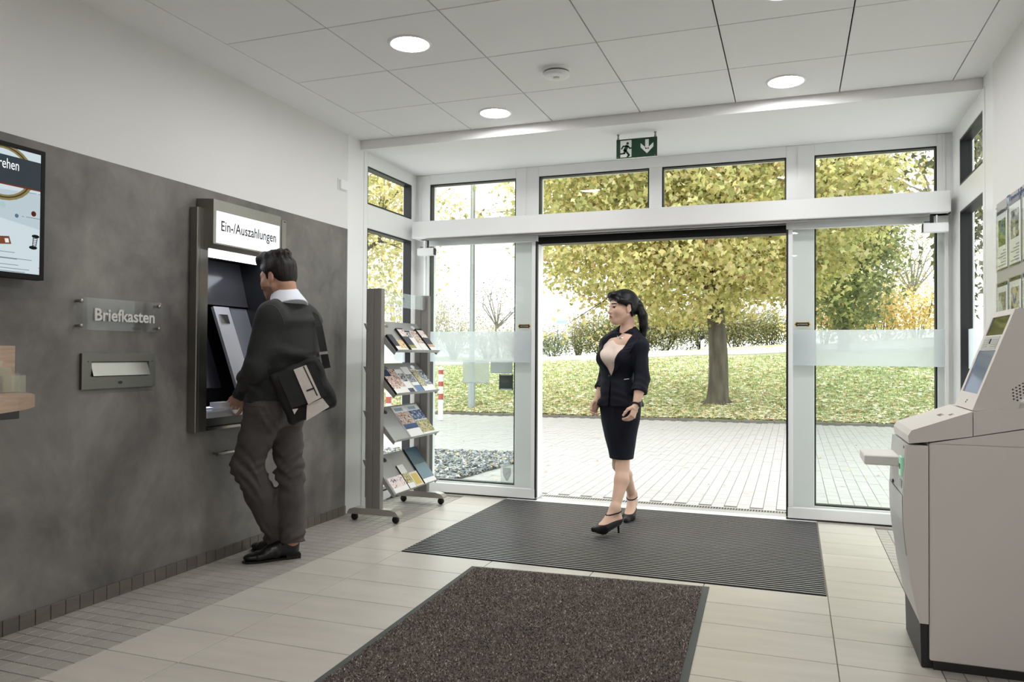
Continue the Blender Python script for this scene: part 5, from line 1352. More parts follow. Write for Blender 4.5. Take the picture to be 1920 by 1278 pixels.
def nrm(v): v = np.array(v, float); return v / np.linalg.norm(v)
class Frame:
    """local axes: x forward, y left, z up"""
    def __init__(s, c, fwd, up=UP, sc=1.0):
        s.c = np.array(c, float); s.f = nrm(fwd); s.l = nrm(np.cross(up, s.f)); s.u = np.cross(s.f, s.l); s.s = sc; s.M = np.stack([s.f, s.l, s.u])
    def p(s, x, y, z): return s.c + s.s * (s.f * x + s.l * y + s.u * z)
    def inv(s, P): return ((P - s.c) @ s.M.T) / s.s
    def b(s, c, r): return ball(s.p(*c), np.array(r if not np.isscalar(r) else [r] * 3) * s.s, s.M)
    def k(s, a, b, ra, rb): return cone(s.p(*a), s.p(*b), ra * s.s, rb * s.s)
def head(F, H, neck, nr=.052, male=False):
    F.add(H.b((-.012, 0, .036), (.094, .074, .083)), .02)
    F.add(H.b((.026, 0, -.030), (.066, .056, .078)), .03)
    F.add(H.b((.062, 0, -.090), (.030, .028 if male else .022, .023)), .025)
    for s in (1, -1):
        F.add(H.k((-.002, .050 * s, -.050), (.052, .020 * s, -.094), .024 if male else .019, .020), .03)
        F.add(H.b((.052, .037 * s, -.024), (.032, .026, .03)), .03)
    F.add(H.b((.066, 0, .026), (.026, .052, .020)), .02)
    for s in (1, -1):
        F.add(H.b((.098, .032 * s, .002), (.018, .019, .013)), .014, cut=True)
        F.add(H.b((.072, .0315 * s, .002), (.0155, .0145, .0125)), .004)
        F.add(H.b((.0855, .0315 * s, .0085), (.006, .0155, .0038)), .004)
    F.add(H.k((.084, 0, .014), (.104, 0, -.028), .0085, .0105), .014)
    F.add(H.b((.106, 0, -.033), (.0115, .0105, .0095)), .008)
    for s in (1, -1): F.add(H.b((.094, .0115 * s, -.037), (.011, .0075, .0075)), .008)
    F.add(H.b((.080, 0, -.062), (.018, .026, .018)), .02)
    F.add(H.b((.0925, 0, -.0595), (.009, .021, .0052)), .006); F.add(H.b((.0905, 0, -.0705), (.009, .019, .0062)), .006)
    F.add(H.b((.104, 0, -.0650), (.013, .023, .0016)), .003, cut=True)
    for s in (1, -1):
        F.add(H.b((-.012, .074 * s, -.004), (.019, .0085, .031)), .006)
        F.add(H.b((-.006, .0835 * s, .002), (.009, .006, .017)), .004, cut=True)
        F.add(H.b((-.004, .072 * s, -.028), (.009, .008, .010)), .006)
    F.add(cone(H.p(-.040, 0, -.045), neck, nr, nr), .022)
def hand(F, wr, d, back, thumb, curl=(.35, .5, .4), sc=1.0, spread=.06, side=1):
    """wr wrist, d towards the knuckles, back = back of hand, thumb = thumb side"""
    d = nrm(d); n = nrm(np.array(back) - d * (np.array(back) @ d)); t = np.cross(n, d); t = t if t @ np.array(thumb) > 0 else -t
    P = lambda a, b, c: wr + sc * (d * a + t * b + n * c)
    F.add(ec(P(-.01, 0, 0), P(.03, .0, 0), (.027 * sc, .019 * sc), (.036 * sc, .017 * sc), t), .012)
    F.add(ec(P(.03, 0, 0), P(.088, -.002, .002), (.036 * sc, .017 * sc), (.041 * sc, .0125 * sc), t), .012)
    for i, (o, L, r) in enumerate(((.030, .074, .0088), (.010, .082, .0090), (-.010, .076, .0086), (-.029, .060, .0076))):
        p = P(.084 - .006 * (i == 3) - .002 * (i == 0), o, .003); ang = .12; dirv = d * 1.0 + t * spread * (1.5 - i)
        for j, fr in enumerate((.46, .30, .24)):
            ang += curl[j] * (1 + .12 * i); q = p + sc * L * fr * nrm(nrm(dirv) * math.cos(ang) - n * math.sin(ang))
            F.add(cone(p, q, sc * r * (1 - .07 * j), sc * r * (.94 - .08 * j)), .004); p = q
    p = P(.022, .030, -.006)
    for v, L, r in (((.72, .55, -.35), .040, .0125), ((.92, .12, -.35), .032, .0102), ((.95, -.08, -.35), .026, .0088)):
        q = p + sc * L * nrm(d * v[0] + t * v[1] + n * v[2]); F.add(cone(p, q, sc * r * 1.05, sc * r), .007); p = q
def face_paint(H, male):
    def reg(C_):
        q = H.inv(C_); r = np.zeros(len(q), int); ay = np.abs(q[:, 1])
        def el(c, rad, yy): return ((q[:, 0] - c[0]) / rad[0]) ** 2 + ((yy - c[1]) / rad[1]) ** 2 + ((q[:, 2] - c[2]) / rad[2]) ** 2 < 1
        if male:
            beard = (q[:, 0] > .0) & (q[:, 2] < -.040 + .25 * np.minimum(0, q[:, 0] - .06)) & (q[:, 2] > -.125) & (q[:, 0] > -.2 - q[:, 2] * 2)
            r[beard & (np.linalg.norm(q, axis=1) < .16)] = 4
        r[el((.090, 0, -.0655), (.022, .023, .0118), q[:, 1])] = 1
        br = ay + 0; arch = q[:, 2] - (.0265 - .18 * np.maximum(0, ay - .036) + .05 * (ay - .02))
        r[(q[:, 0] > .05) & (ay > .013) & (ay < .052) & (np.abs(arch) < (.0042 if male else .0032))] = 2
        r[el((.086, .0315, .0018), (.02, .0145, .0052), ay)] = 3
        r[(q[:, 0] > .06) & (ay > .017) & (ay < .049) & (np.abs(q[:, 2] - .0075) < .0021)] = 2
        return r
    return reg
M_skin_w = mat('skin_light', (222, 184, 160), .5, var=.03, vscale=30, spec=.4); M_skin_m = mat('skin_tan', (190, 146, 122), .5, var=.04, vscale=30, spec=.4)
M_lip = mat('lips', (172, 96, 88), .4); M_lip_m = mat('lips_male', (156, 104, 92), .45); M_brow = mat('brow_hair', (34, 26, 22), .6); M_eye = mat('eye_dark', (40, 32, 30), .2); M_stub = mat('stubble', (146, 114, 97), .6, var=.15, vscale=120)
M_hair_w = mat('black_hair', (11, 9, 9), .42, spec=.3, bump=.35, bscale=14, bstretch=(10, 10, 3), bdist=.004); M_hair_m = mat('brown_hair', (30, 24, 21), .5, spec=.3, var=.3, vscale=30, stretch=(3, 3, 1), bump=.7, bscale=30, bstretch=(4, 4, 1.2), bdist=.006)
M_tights = M_skin_w
M_navy = mat('navy_suit', (12, 15, 29), .72, spec=.3, var=.08, vscale=40, bump=.15, bscale=420, bdist=.002); M_blouse = mat('blush_blouse', (226, 206, 192), .55, bump=.1, bscale=12)
M_shoe = mat('black_suede', (8, 8, 8), .55, spec=.3); M_watch = M_black

# ---------------------------------------------------------------- the woman walking in
D0 = 5.428
def J(px, py, w=0.0): return at_depth(px, py, D0 + w)
fb = nrm(-.62 * RV - .785 * WV); lb = nrm(np.cross(UP, fb))
Hw = Frame(J(1168, 577, 0), -.955 * RV - .30 * WV, nrm(UP + .05 * RV), 1.0)
neck = J(1176, 624, .01)
chest, bust, waist, hip = J(1165, 650, 0), J(1161, 672, 0), J(1158, 708, 0), J(1163, 757, 0)
sh_l, sh_r = J(1198, 650, -.110), J(1143, 646, .110)
el_l, wr_l, kn_l = J(1204, 710, -.15), J(1192, 761, -.235), J(1182, 789, -.265)
el_r, wr_r, kn_r = J(1136, 708, .13), J(1119, 752, .06), J(1112, 771, .03)
FH = A(*on(1160, 1000, 'z', 0.0)) + A(0, 0, .0028); fd_f = nrm(-.80 * RV - .60 * WV); BH = A(*on(1187, 968, 'z', 0)) + A(0, 0, .0028); fd_b = nrm(-.37 * RV - .93 * WV)
class Foot: pass
def pump(heel0, fdv, toe_z, hh=.088):
    o = Foot(); o.tip = heel0; o.heel = heel0 + fdv * .012 + UP * (hh + .012); o.ball = heel0 + fdv * .150 + UP * (toe_z * .72 + .020); o.toe = heel0 + fdv * .222 + UP * (toe_z + .012)
    o.ank = heel0 + fdv * .035 + UP * (hh + .085); o.f = fdv; o.side = np.cross(UP, fdv); return o
ff, bf = pump(FH, fd_f, .045), pump(BH, fd_b, .0)
kn1, kn2 = J(1167, 876, -.075), J(1161, 872, .015)
hp1, hp2 = J(1171, 772, -.035), J(1156, 772, .04)
lo = np.minimum.reduce([FH, BH, J(1105, 800, -.3), J(1225, 540, .3), J(1105, 540, .35), J(1225, 800, -.35)]) - .1; hi = np.maximum.reduce([FH, BH, J(1105, 800, -.3), J(1225, 540, -.3), J(1225, 540, .3), J(1105, 540, .3)]) + .1
lo[2] = -.02; hi[2] = 1.70
def torso_w(F, o):
    F.off = o
    F.add(loft([(J(1175, 627, .01), .062, .046), (J(1170, 640, 0), .122, .068), (chest, .142, .082), (bust, .138, .098), (J(1159, 690, 0), .118, .088), (waist, .104, .080), (J(1160, 734, 0), .130, .096), (hip, .152, .108), (J(1163, 775, 0), .164, .116)], lb), .03)
    for s in (1, -1): F.add(ball(bust + fb * .075 + lb * .062 * s + UP * .005, (.055, .058, .055), np.stack([fb, lb, UP])), .04)
    F.add(cone(J(1183, 616, .01), sh_l + UP * .010, .026, .040), .04); F.add(cone(J(1169, 617, .05), sh_r + UP * .010, .026, .040), .04)
    F.off = 0
def arms_w(F, o, lower=True):
    F.off = o
    for sh, el, wr in ((sh_l, el_l, wr_l), (sh_r, el_r, wr_r)):
        F.add(cone(chest + UP * .03 + (sh - chest) * .5, sh, .05, .048), .05); F.add(cone(sh, el, .046, .039), .03)
        if lower: F.add(cone(el, el + (wr - el) * .35, .040, .039), .015); F.add(cone(el + (wr - el) * .35, wr, .039, .025), .02)
    F.off = 0
def foot_w(F, o, k):
    F.off = k
    F.add(cone(o.heel, o.ball, .030, .029), .02); F.add(ec(o.heel + UP * -.01, o.ball, (.028, .030), (.036, .022), o.side), .02); F.add(cone(o.ball, o.toe, .026, .014), .02); F.add(cone(o.ank, o.ball + UP * .012, .031, .026), .03)
    F.off = 0
F = Field(lo, hi, .0042)
head(F, Hw, neck, .046)
F.add(cone(neck, J(1172, 645, 0), .048, .06), .03); torso_w(F, -.008); arms_w(F, -.002)
hand(F, wr_l, kn_l - wr_l, lb, fb, (.42, .50, .40), .90, .02); hand(F, wr_r, kn_r - wr_r, -lb * .6 - fb * .2, fb + lb * .5, (.45, .55, .4), .90, .02)
for hp, kn, ft in ((hp1, kn1, ff), (hp2, kn2, bf)):
    F.add(cone(hp, kn, .066, .046), .03); md = kn + (ft.ank - kn) * .32; bk = nrm(WV * .3 + RV * .8)
    F.add(cone(kn, md + bk * .012, .045, .050), .02); F.add(cone(md + bk * .012, ft.ank, .049, .030), .02); F.add(cone(ft.ank, ft.heel, .032, .030), .02); foot_w(F, ft, -.002)
woman = F.mesh('person', [M_skin_w, M_lip, M_brow, M_eye], None, face_paint(Hw, False))
# hair gathered into a ponytail
F = Field(Hw.c - .3, Hw.c + .3, .0042)
F.add(Hw.b((-.010, 0, .040), (.106, .086, .094)), .02); F.clip(-nrm(Hw.u * .72 - Hw.f * .62), Hw.p(.084, 0, .074)); 
F.add(Hw.b((.070, 0, .092), (.036, .058, .022)), .02); F.add(Hw.k((.092, .0, .080), (.056, .066, .046), .012, .014), .03); F.add(Hw.k((.056, .066, .046), (.0, .078, .030), .013, .012), .03); F.add(Hw.k((.088, -.02, .078), (.05, -.066, .046), .012, .014), .03)
for s in (1, -1): F.add(Hw.b((-.010, .092 * s, -.004), (.021, .026, .033)), .006, cut=True)
F.add(Hw.b((-.062, 0, -.006), (.044, .064, .060)), .025); F.add(Hw.k((-.03, .070, .0), (-.045, .056, -.060), .012, .006), .015)
F.add(Hw.k((-.09, 0, .05), (-.118, 0, .052), .024, .017), .015)
pt = [Hw.p(-.118, 0, .050), J(1198, 572, .0), J(1205, 592, -.02), J(1207, 612, -.03), J(1206, 628, -.035), J(1206, 638, -.04)]
for a, b, ra, rb in zip(pt, pt[1:], (.018, .027, .034, .031, .022), (.027, .034, .031, .022, .006)): F.add(cone(a, b, ra, rb), .012)
F.warp(lambda X, Y, Z: .0006 * np.sin(170 * ((X - Hw.c[0]) * Hw.l[0] + (Y - Hw.c[1]) * Hw.l[1]) + 6 * np.sin(22 * Z)) * np.ones_like(Z + X + Y))
hair = F.mesh('hair', M_hair_w, woman)
MB().lathe([(.019, -.006), (.023, -.006), (.023, .006), (.019, .006)], (0, 0, 0), n=16).build('hair_tie', M_swhite, hair)
ht = hair.children[0]; ht.matrix_local = Matrix.Translation(Vector(Hw.p(-.118, 0, .051))) @ Vector(Hw.f).to_track_quat('Z', 'Y').to_matrix().to_4x4()
# blouse, jacket, skirt
F = Field(lo, hi, .0045); torso_w(F, .003); F.clip(-UP, waist); F.add(ball(neck + fb * .070 - UP * .012, (.10, .074, .078), np.stack([fb, lb, UP])), .01, cut=True); F.add(cone(neck, neck + UP * .1, .075, .09), .01, cut=True)
F.mesh('blouse', M_blouse, woman)
F = Field(lo, hi, .005); torso_w(F, .013)
F.add(loft([(J(1158, 716, 0), .112, .090), (J(1160, 734, 0), .142, .110), (hip, .166, .122), (J(1163, 770, 0), .170, .126)], lb), .02)
arms_w(F, .012, False)
for el, wr in ((el_l, wr_l), (el_r, wr_r)):
    q = el + (wr - el) * .40; F.add(cone(el, q, .051, .053), .02); F.add(cone(q, q + (wr - el) * .14, .055, .055), .003)
F.warp(lambda X, Y, Z: .0012 * np.sin(30 * Z + 40 * X + 9 * np.sin(14 * Y + 9 * Z)) + .0008 * np.sin(50 * Z - 60 * Y))
F.clip(-UP, hip - UP * .012)
for el, wr in ((el_l, wr_l), (el_r, wr_r)):
    q = el + (wr - el) * .50; X_ = nrm(wr - el); F.add(ec(q, q + X_ * .09, (.09, .09), (.09, .09), RV), .003, cut=True)
# open front: a V from the collar to the button, and a narrow slit below it
btn = waist + fb * .115 + UP * .012; wedge = MB()
lo_v, hi_v = btn, neck + UP * .03
def vee(X, Y, Z):
    px, py, pz = X - btn[0], Y - btn[1], Z - btn[2]; yl = px * lb[0] + py * lb[1]; xf = px * fb[0] + py * fb[1]
    half = np.clip(pz, 0, .3) * .47 + np.clip(-pz, 0, .3) * .055; return np.where((pz > -.25), np.maximum(np.abs(yl + .0) - half, -(xf + .10)), .1) * .95
F.add(Prim(vee, btn - .3, btn + .34), .004, cut=True)
F.add(cone(neck + UP * .002, neck + UP * .12 - fb * .01, .056, .056), .006, cut=True)
jacket = F.mesh('jacket', M_navy, woman)
# lapels, collar, pocket flap, cuffs
bpy.context.view_layer.update()
def press(y, z, out):
    t = np.clip((z - waist[2]) / (chest[2] - waist[2]), 0, 1); cc = waist + (chest - waist) * t; o_ = A(cc[0], cc[1], z) + lb * y + fb * .4
    hit, loc, nr, _ = jacket.ray_cast(Vector(o_), Vector(-fb), distance=.42)
    return (A(*loc) + A(*nr) * out) if hit else None
for s in (1, -1):
    zz = []; vin = []; vout = []
    for z in np.linspace(btn[2] + .012, neck[2] - .016, 14):
        h_ = (z - btn[2]) * .47; t = (z - btn[2]) / (neck[2] - btn[2]); wid = .010 + .040 * math.sin(min(1, t * 1.25) * math.pi * .62)
        a_, b_ = press(s * (h_ + .005), z, .004), press(s * (h_ + .005 + wid), z, .003)
        if a_ is None or b_ is None: continue
        if vin and (np.linalg.norm(a_ - vin[-1]) > .06 or np.linalg.norm(b_ - vout[-1]) > .06): break
        zz.append(z); vin.append(a_); vout.append(b_)
    if len(zz) < 3: continue
    for _ in range(3):
        vin = [vin[0]] + [(vin[i - 1] + vin[i] * 2 + vin[i + 1]) / 4 for i in range(1, len(vin) - 1)] + [vin[-1]]; vout = [vout[0]] + [(vout[i - 1] + vout[i] * 2 + vout[i + 1]) / 4 for i in range(1, len(vout) - 1)] + [vout[-1]]
    g2 = MB(); nn = len(zz); vv = [*vin, *vout, *[v + fb * .006 for v in vin], *[v + fb * .006 for v in vout]]
    fs = []
    for i in range(nn - 1): fs += [(i, i + 1, nn + i + 1, nn + i), (2 * nn + i, 3 * nn + i, 3 * nn + i + 1, 2 * nn + i + 1), (i, 2 * nn + i, 2 * nn + i + 1, i + 1), (nn + i, nn + i + 1, 3 * nn + i + 1, 3 * nn + i)]
    fs += [(0, nn, 3 * nn, 2 * nn), (nn - 1, 3 * nn - 1, 4 * nn - 1, 2 * nn - 1)]
    g2.add(vv, fs).build('lapel', M_navy, jacket)
cl = [neck + UP * (.004 + .022 * math.cos(a)) + (lb * math.sin(a) - fb * math.cos(a) * .95) * .060 + fb * .004 for a in np.linspace(-2.1, 2.1, 15)]
MB().tube(cl, [.008] + [.0135] * 13 + [.008], 8).build('collar', M_navy, jacket)
bt = MB().lathe([(.009, 0), (.009, .004), (0, .005)], (0, 0, 0), n=12).build('button', M_black, jacket); bt.matrix_local = Matrix.Translation(Vector(btn + fb * .006 + lb * .006)) @ Vector(fb).to_track_quat('Z', 'Y').to_matrix().to_4x4()
hit, loc, nr, _ = jacket.ray_cast(Vector(CAMP), Vector(ray(1170, 711)).normalized()); hit2, loc2, nr2, _ = jacket.ray_cast(Vector(CAMP), Vector(ray(1179, 710)).normalized())
if hit and hit2: MB().tube([loc + nr * .003, loc2 + nr2 * .003], .003, 8).build('pocket_clip', M_swhite, jacket)
F = Field(lo, hi, .006)
hem = J(1166, 860, -.03); mid = J(1162, 820, -.01)
F.add(loft([(waist, .110, .086), (hip, .156, .112), (J(1163, 790, 0), .143, .106), (J(1163, 820, -.01), .116, .094), (J(1165, 845, -.025), .094, .084), (J(1166, 872, -.035), .077, .075)], lb), .02)
for hp, kn in ((hp1, kn1), (hp2, kn2)): F.add(cone(hp, kn, .072, .050), .02)
F.warp(lambda X, Y, Z: .001 * np.sin(24 * Z + 46 * X)); F.clip(-UP, hem + UP * .004)
F.mesh('skirt', M_navy, woman)
# pumps, necklace, watch
bpy.context.view_layer.update()
for o in (ff, bf):
    F = Field(np.minimum(o.tip, o.toe) - .08, np.maximum(o.ank, o.toe) + .08, .0034)
    foot_w(F, o, .006)
    F.add(cone(o.ball - UP * .004, o.toe + o.f * .012 - UP * .002, .030, .011), .02)
    nv = nrm(UP * .9 + o.f * .12)
    F.clip(nv, o.ball + UP * .030 + o.f * .012, .006)
    F.add(ec(o.ank + UP * .10 + o.f * .02, o.ball + UP * .02 - o.f * .01, (.034, .060), (.027, .030), o.side), .012, cut=True)
    F.clip(UP, o.heel + UP * .036); F.clip(-UP, A(0, 0, .0032))
    sh = F.mesh('shoe', M_shoe, woman)
    MB().tube([o.heel + UP * .004 - o.f * .008, o.heel - UP * .045 - o.f * .008, o.tip + UP * .003], [.018, .0085, .0062], 12).build('heel', M_shoe, sh)
    ac = o.ank - UP * .026 + o.f * .012; rp_ = []
    for a in np.linspace(0, 2 * math.pi, 21):
        dv = o.side * math.cos(a) + o.f * math.sin(a) - UP * .18 * math.sin(a); dv = nrm(dv)
        hit, loc, nr, _ = woman.ray_cast(Vector(ac + dv * .12), Vector(-dv), distance=.12); rp_.append(A(*loc) + dv * .0015 if hit else ac + dv * .036)
    MB().tube(rp_, .0045, 6, cap=False).build('ankle_strap', M_shoe, sh)
nk = [neck - UP * .008 + (lb * math.sin(a) * .062 + fb * math.cos(a) * .066) + UP * (.02 - .052 * max(0, math.cos(a)) ** 1.3) + fb * .012 for a in np.linspace(-2.0, 2.0, 25)]
MB().tube(nk, [.0028 + .0035 * max(0, math.cos(a)) ** 3 for a in np.linspace(-2.0, 2.0, 25)], 8).build('necklace', mat('silver', (215, 215, 215), .2, 1.0), woman)
wa = nrm(wr_l - el_l); wc = wr_l - wa * .012; wx = nrm(lb - wa * (lb @ wa)); wy = np.cross(wa, wx)
wt = MB().tube([wc + (wx * math.cos(a) + wy * math.sin(a)) * .028 for a in np.linspace(0, 2 * math.pi, 17)], .0075, 6, cap=False).build('wristwatch', M_black, woman)
dial = MB().lathe([(.019, 0), (.020, .006), (.017, .009), (0, .009)], (0, 0, 0), n=20).build('dial', M_black, wt); dial.matrix_local = Matrix.Translation(Vector(wc + wx * .028)) @ Vector(wx).to_track_quat('Z', 'Y').to_matrix().to_4x4()
tag(woman, 'person in dark navy skirt suit and black heels walking in with ponytail', 'person')
# ---------------------------------------------------------------- the man at the cash machine
M_sweat = mat('dark_sweater', (35, 36, 34), .85, var=.08, vscale=60, bump=.3, bscale=500, bdist=.002, sheen=.05); M_trs = mat('grey_trousers', (72, 66, 64), .8, var=.10, vscale=14, bump=.25, bscale=420, bdist=.002)
M_shirt = mat('white_shirt', (222, 226, 234), .6); M_lea = mat('black_leather', (14, 13, 13), .28)
D1 = 4.513
def K(px, py, w=0.0): return at_depth(px, py, D1 + w)
fm = nrm(-.80 * RV + .60 * WV); lm = nrm(np.cross(UP, fm))
Hm = Frame(K(521, 521, 0), -.93 * RV + .37 * WV - .20 * UP, UP, 1.06)
nk_ = K(535, 556, .0)
ch, md_, wst, hpc = K(543, 604, 0), K(546, 660, 0), K(520, 735, 0), K(512, 765, 0)
sL, sR = K(509, 590, -.150), K(572, 596, .120)
eL = K(477, 688, -.20); wL = A(*on(452, 741, 'x', XL + .115)); hL = A(*on(437, 764, 'x', XL + .03)); hL[2] = .905
eR = K(535, 690, .26); wR = A(XL + .16, 4.02, .965); hR = A(XL + .05, 3.96, .93)
hipL, kneeL, ankL = K(497, 770, -.085), K(463, 872, -.06), K(522, 1003, .10)
hipR, kneeR, ankR = K(532, 770, .085), K(545, 888, .07), K(549, 1010, .03)
lo = A(XL + .0, 3.2, -.02); hi = A(-2.25, 4.45, 1.90)
def torso_m(F, o):
    F.off = o
    F.add(ec(K(540, 570, 0), ch, (.085, .06), (.172, .105), lm), .05); F.add(ec(ch, md_, (.176, .112), (.178, .128), lm), .05)
    F.add(ec(md_, wst, (.185, .126), (.166, .122), lm), .06); F.add(ec(wst, hpc, (.166, .122), (.172, .126), lm), .04)
    for s, sh in ((1, sL), (-1, sR)): F.add(cone(K(540, 578, 0) + lm * .05 * s, sh, .042, .058), .06)
    F.off = 0
def arms_m(F, o):
    F.off = o
    for sh, el, wr in ((sL, eL, wL), (sR, eR, wR)):
        F.add(cone(sh, el, .064, .051), .04); F.add(cone(el, el + (wr - el) * .4, .050, .047), .02); F.add(cone(el + (wr - el) * .4, wr, .047, .031), .02)
    F.off = 0
def leg(F, hp, kn, an, rs, o):
    F.off = o; F.add(cone(hp, hp + (kn - hp) * .5, rs[0], (rs[0] + rs[1]) / 2), .04); F.add(cone(hp + (kn - hp) * .5, kn, (rs[0] + rs[1]) / 2, rs[1]), .03)
    F.add(cone(kn, kn + (an - kn) * .4, rs[1], rs[2]), .03); F.add(cone(kn + (an - kn) * .4, an, rs[2], rs[3]), .03); F.off = 0
F = Field(lo, hi, .005)
head(F, Hm, nk_, .062, True)
F.add(cone(nk_, ch, .07, .08), .03); torso_m(F, -.012); arms_m(F, -.008)
hand(F, wL, hL - wL, UP * .5 + RV * .7 + lm * .3, fm * .2 - lm * .0 + WV, (.30, .42, .30), 1.05); hand(F, wR, hR - wR, UP, -WV, (.3, .4, .3), 1.05)
leg(F, hipL, kneeL, ankL, (.085, .06, .058, .042), 0); leg(F, hipR, kneeR, ankR, (.085, .06, .058, .042), 0)
manb = F.mesh('person', [M_skin_m, M_lip_m, M_brow, M_eye, M_stub], None, face_paint(Hm, True))
# hair
F = Field(Hm.c - .22, Hm.c + .24, .0042)
F.add(Hm.b((-.014, 0, .044), (.105, .084, .092)), .02); F.clip(-nrm(Hm.u * .80 - Hm.f * .55), Hm.p(.080, 0, .066))
F.add(Hm.b((-.060, 0, .0), (.050, .068, .062)), .02)
F.add(Hm.k((.012, .066, .03), (.018, .066, -.002), .012, .006), .012); F.add(Hm.k((.012, -.066, .03), (.018, -.066, -.002), .012, .006), .012)
F.add(Hm.b((.040, 0, .120), (.062, .062, .036)), .03); F.add(Hm.b((.082, 0, .112), (.028, .050, .034)), .02); F.add(Hm.b((-.03, 0, .125), (.07, .06, .028)), .03)
F.add(Hm.b((-.060, 0, -.085), (.09, .09, .035)), .01, cut=True); F.add(Hm.b((-.012, .088, -.006), (.022, .024, .036)), .004, cut=True); F.add(Hm.b((-.012, -.088, -.006), (.022, .024, .036)), .004, cut=True)
def strands(X, Y, Z):
    a = (X - Hm.c[0]) * Hm.l[0] + (Y - Hm.c[1]) * Hm.l[1]; b = (X - Hm.c[0]) * Hm.f[0] + (Y - Hm.c[1]) * Hm.f[1] + (Z - Hm.c[2]) * Hm.f[2]; z = np.clip((Z - Hm.c[2]) / .1, 0, 1.2)
    return .55 * z * (.0045 * np.sin(95 * a + 5 * np.sin(28 * b) + 20 * (Z - Hm.c[2])) + .003 * np.sin(190 * a + 60 * b) + .003 * np.sin(70 * b + 3 * np.sin(60 * a)))
F.warp(strands); F.mesh('hair', M_hair_m, manb)
# shirt collar
ca = nrm(UP * .93 + fm * .42)
F = Field(nk_ - .16, nk_ + .16, .0045)
F.add(ec(nk_ - ca * .075, nk_ + ca * .018, (.116, .114), (.083, .081), lm), .008)
F.add(cone(nk_ + ca * .004, nk_ + ca * .1, .074, .074), .004, cut=True)
F.mesh('shirt_collar', M_shirt, manb)
# sweater with folds
F = Field(lo, hi, .0055)
torso_m(F, .012); arms_m(F, .012)
F.add(cone(wL - nrm(wL - eL) * .035, wL, .047, .045), .01)
F.add(ec(wst - UP * .01, hpc - UP * .004, (.176, .134), (.180, .138), lm), .02)
def folds(X, Y, Z):
    s = (X * lm[0] + Y * lm[1]); f = X * fm[0] + Y * fm[1]; lowr = np.clip((1.28 - Z) / .35, 0, 1)
    return .006 * lowr * np.sin(46 * Z + 20 * s + 5 * np.sin(7 * f + 13 * s)) + .0032 * np.sin(78 * Z - 34 * s + 4 * np.sin(19 * f)) * lowr + .0018 * np.sin(30 * s + 24 * Z)
F.warp(folds)
F.clip(-UP, K(512, 752, 0)); F.add(ec(nk_ - ca * .012, nk_ + ca * .10, (.099, .097), (.13, .13), lm), .008, cut=True)
F.add(ec(wL - nrm(wL - eL) * .002, wL + nrm(wL - eL) * .12, (.08, .08), (.08, .08), UP), .004, cut=True)
sw = F.mesh('sweater', M_sweat, manb)
bpy.context.view_layer.update(); sm_ = []
for q in ((500, 571), (508, 571), (515, 573.5), (521, 579), (526, 587), (530, 597), (533, 608)):
    hit, loc, nr, _ = sw.ray_cast(Vector(CAMP), Vector(ray(*q)).normalized())
    if hit: sm_.append(loc + nr * .001)
if len(sm_) > 3: MB().tube(sm_, .0022, 6).build('shoulder_seam', mat('seam_grey', (74, 74, 72), .8), sw)
# trousers
F = Field(A(lo[0], lo[1], -.02), A(hi[0], hi[1], 1.05), .0055)
F.add(ec(K(516, 748, 0), hpc, (.158, .116), (.168, .122), lm), .03); F.add(ec(hpc, hpc - UP * .10, (.168, .122), (.160, .118), lm), .05)
for s, hp in ((1, hipL), (-1, hipR)): F.add(ball(hp - fm * .045 - UP * .01, (.085, .085, .09)), .05)
leg(F, hipL, kneeL, ankL, (.102, .086, .080, .078), 0); leg(F, hipR, kneeR, ankR, (.100, .078, .073, .070), 0)
def tfold(X, Y, Z):
    k = np.exp(-((Z - .52) / .13) ** 2) + .8 * np.exp(-((Z - .14) / .07) ** 2) + .45 * np.exp(-((Z - .84) / .07) ** 2)
    s = X * RV[0] + Y * RV[1]; w = X * WV[0] + Y * WV[1]
    m1 = np.clip(.5 + 1.2 * np.sin(31 * s + 17 * w + 9 * Z), 0, 1); m2 = np.clip(.4 + 1.2 * np.sin(-23 * s + 29 * w - 14 * Z), 0, 1)
    return k * (.0085 * m1 * np.sin(70 * Z + 60 * s + 4 * np.sin(11 * w + 12 * s)) + .0065 * m2 * np.sin(105 * Z - 70 * s + 20 * w)) + .0016 * np.sin(12 * Z + 45 * s)
F.warp(tfold)
F.clip(UP, K(516, 746, 0)); 
for kn, an in ((kneeL, ankL), (kneeR, ankR)):
    dv = nrm(an - kn); F.add(ec(an + dv * .018, an + dv * .14, (.115, .115), (.115, .115), RV), .004, cut=True)
tro = F.mesh('trousers', M_trs, manb)
def drape(name, pix, m, parent, t=.004, dep=-.5):
    # flat patch pressed onto the trousers: each corner is dropped on the cloth along the line of sight
    bpy.context.view_layer.update(); out = []
    for q in pix:
        d = Vector(ray(*q)).normalized(); hit, loc, nr, _ = tro.ray_cast(Vector(CAMP), d)
        out.append((loc, nr) if hit else (Vector(K(*q)), -d))
    p = [a - n * .002 for a, n in out]; p2 = [a + n * t for a, n in out]; n_ = len(p); nm = sum((n for _, n in out), Vector()).normalized()
    a = (p[1] - p[0]).cross(p[2] - p[1]).dot(nm); fs = [tuple(range(n_, 2 * n_)), tuple(range(n_ - 1, -1, -1))] + [(i, (i + 1) % n_, n_ + (i + 1) % n_, n_ + i) for i in range(n_)]
    if a < 0: fs = [f[::-1] for f in fs]
    MB().add(p + p2, fs).build(name, m, parent)
M_trs2 = M_trs
drape('back_pocket', [(504, 764), (524, 763), (526, 782), (517, 790), (506, 785)], M_trs2, tro, .003)
for a_ in range(463, 520, 8): drape('waistband', [(a_, 754), (a_ + 8.2, 754), (a_ + 8.2, 762), (a_, 762)], M_trs2, tro, .004)
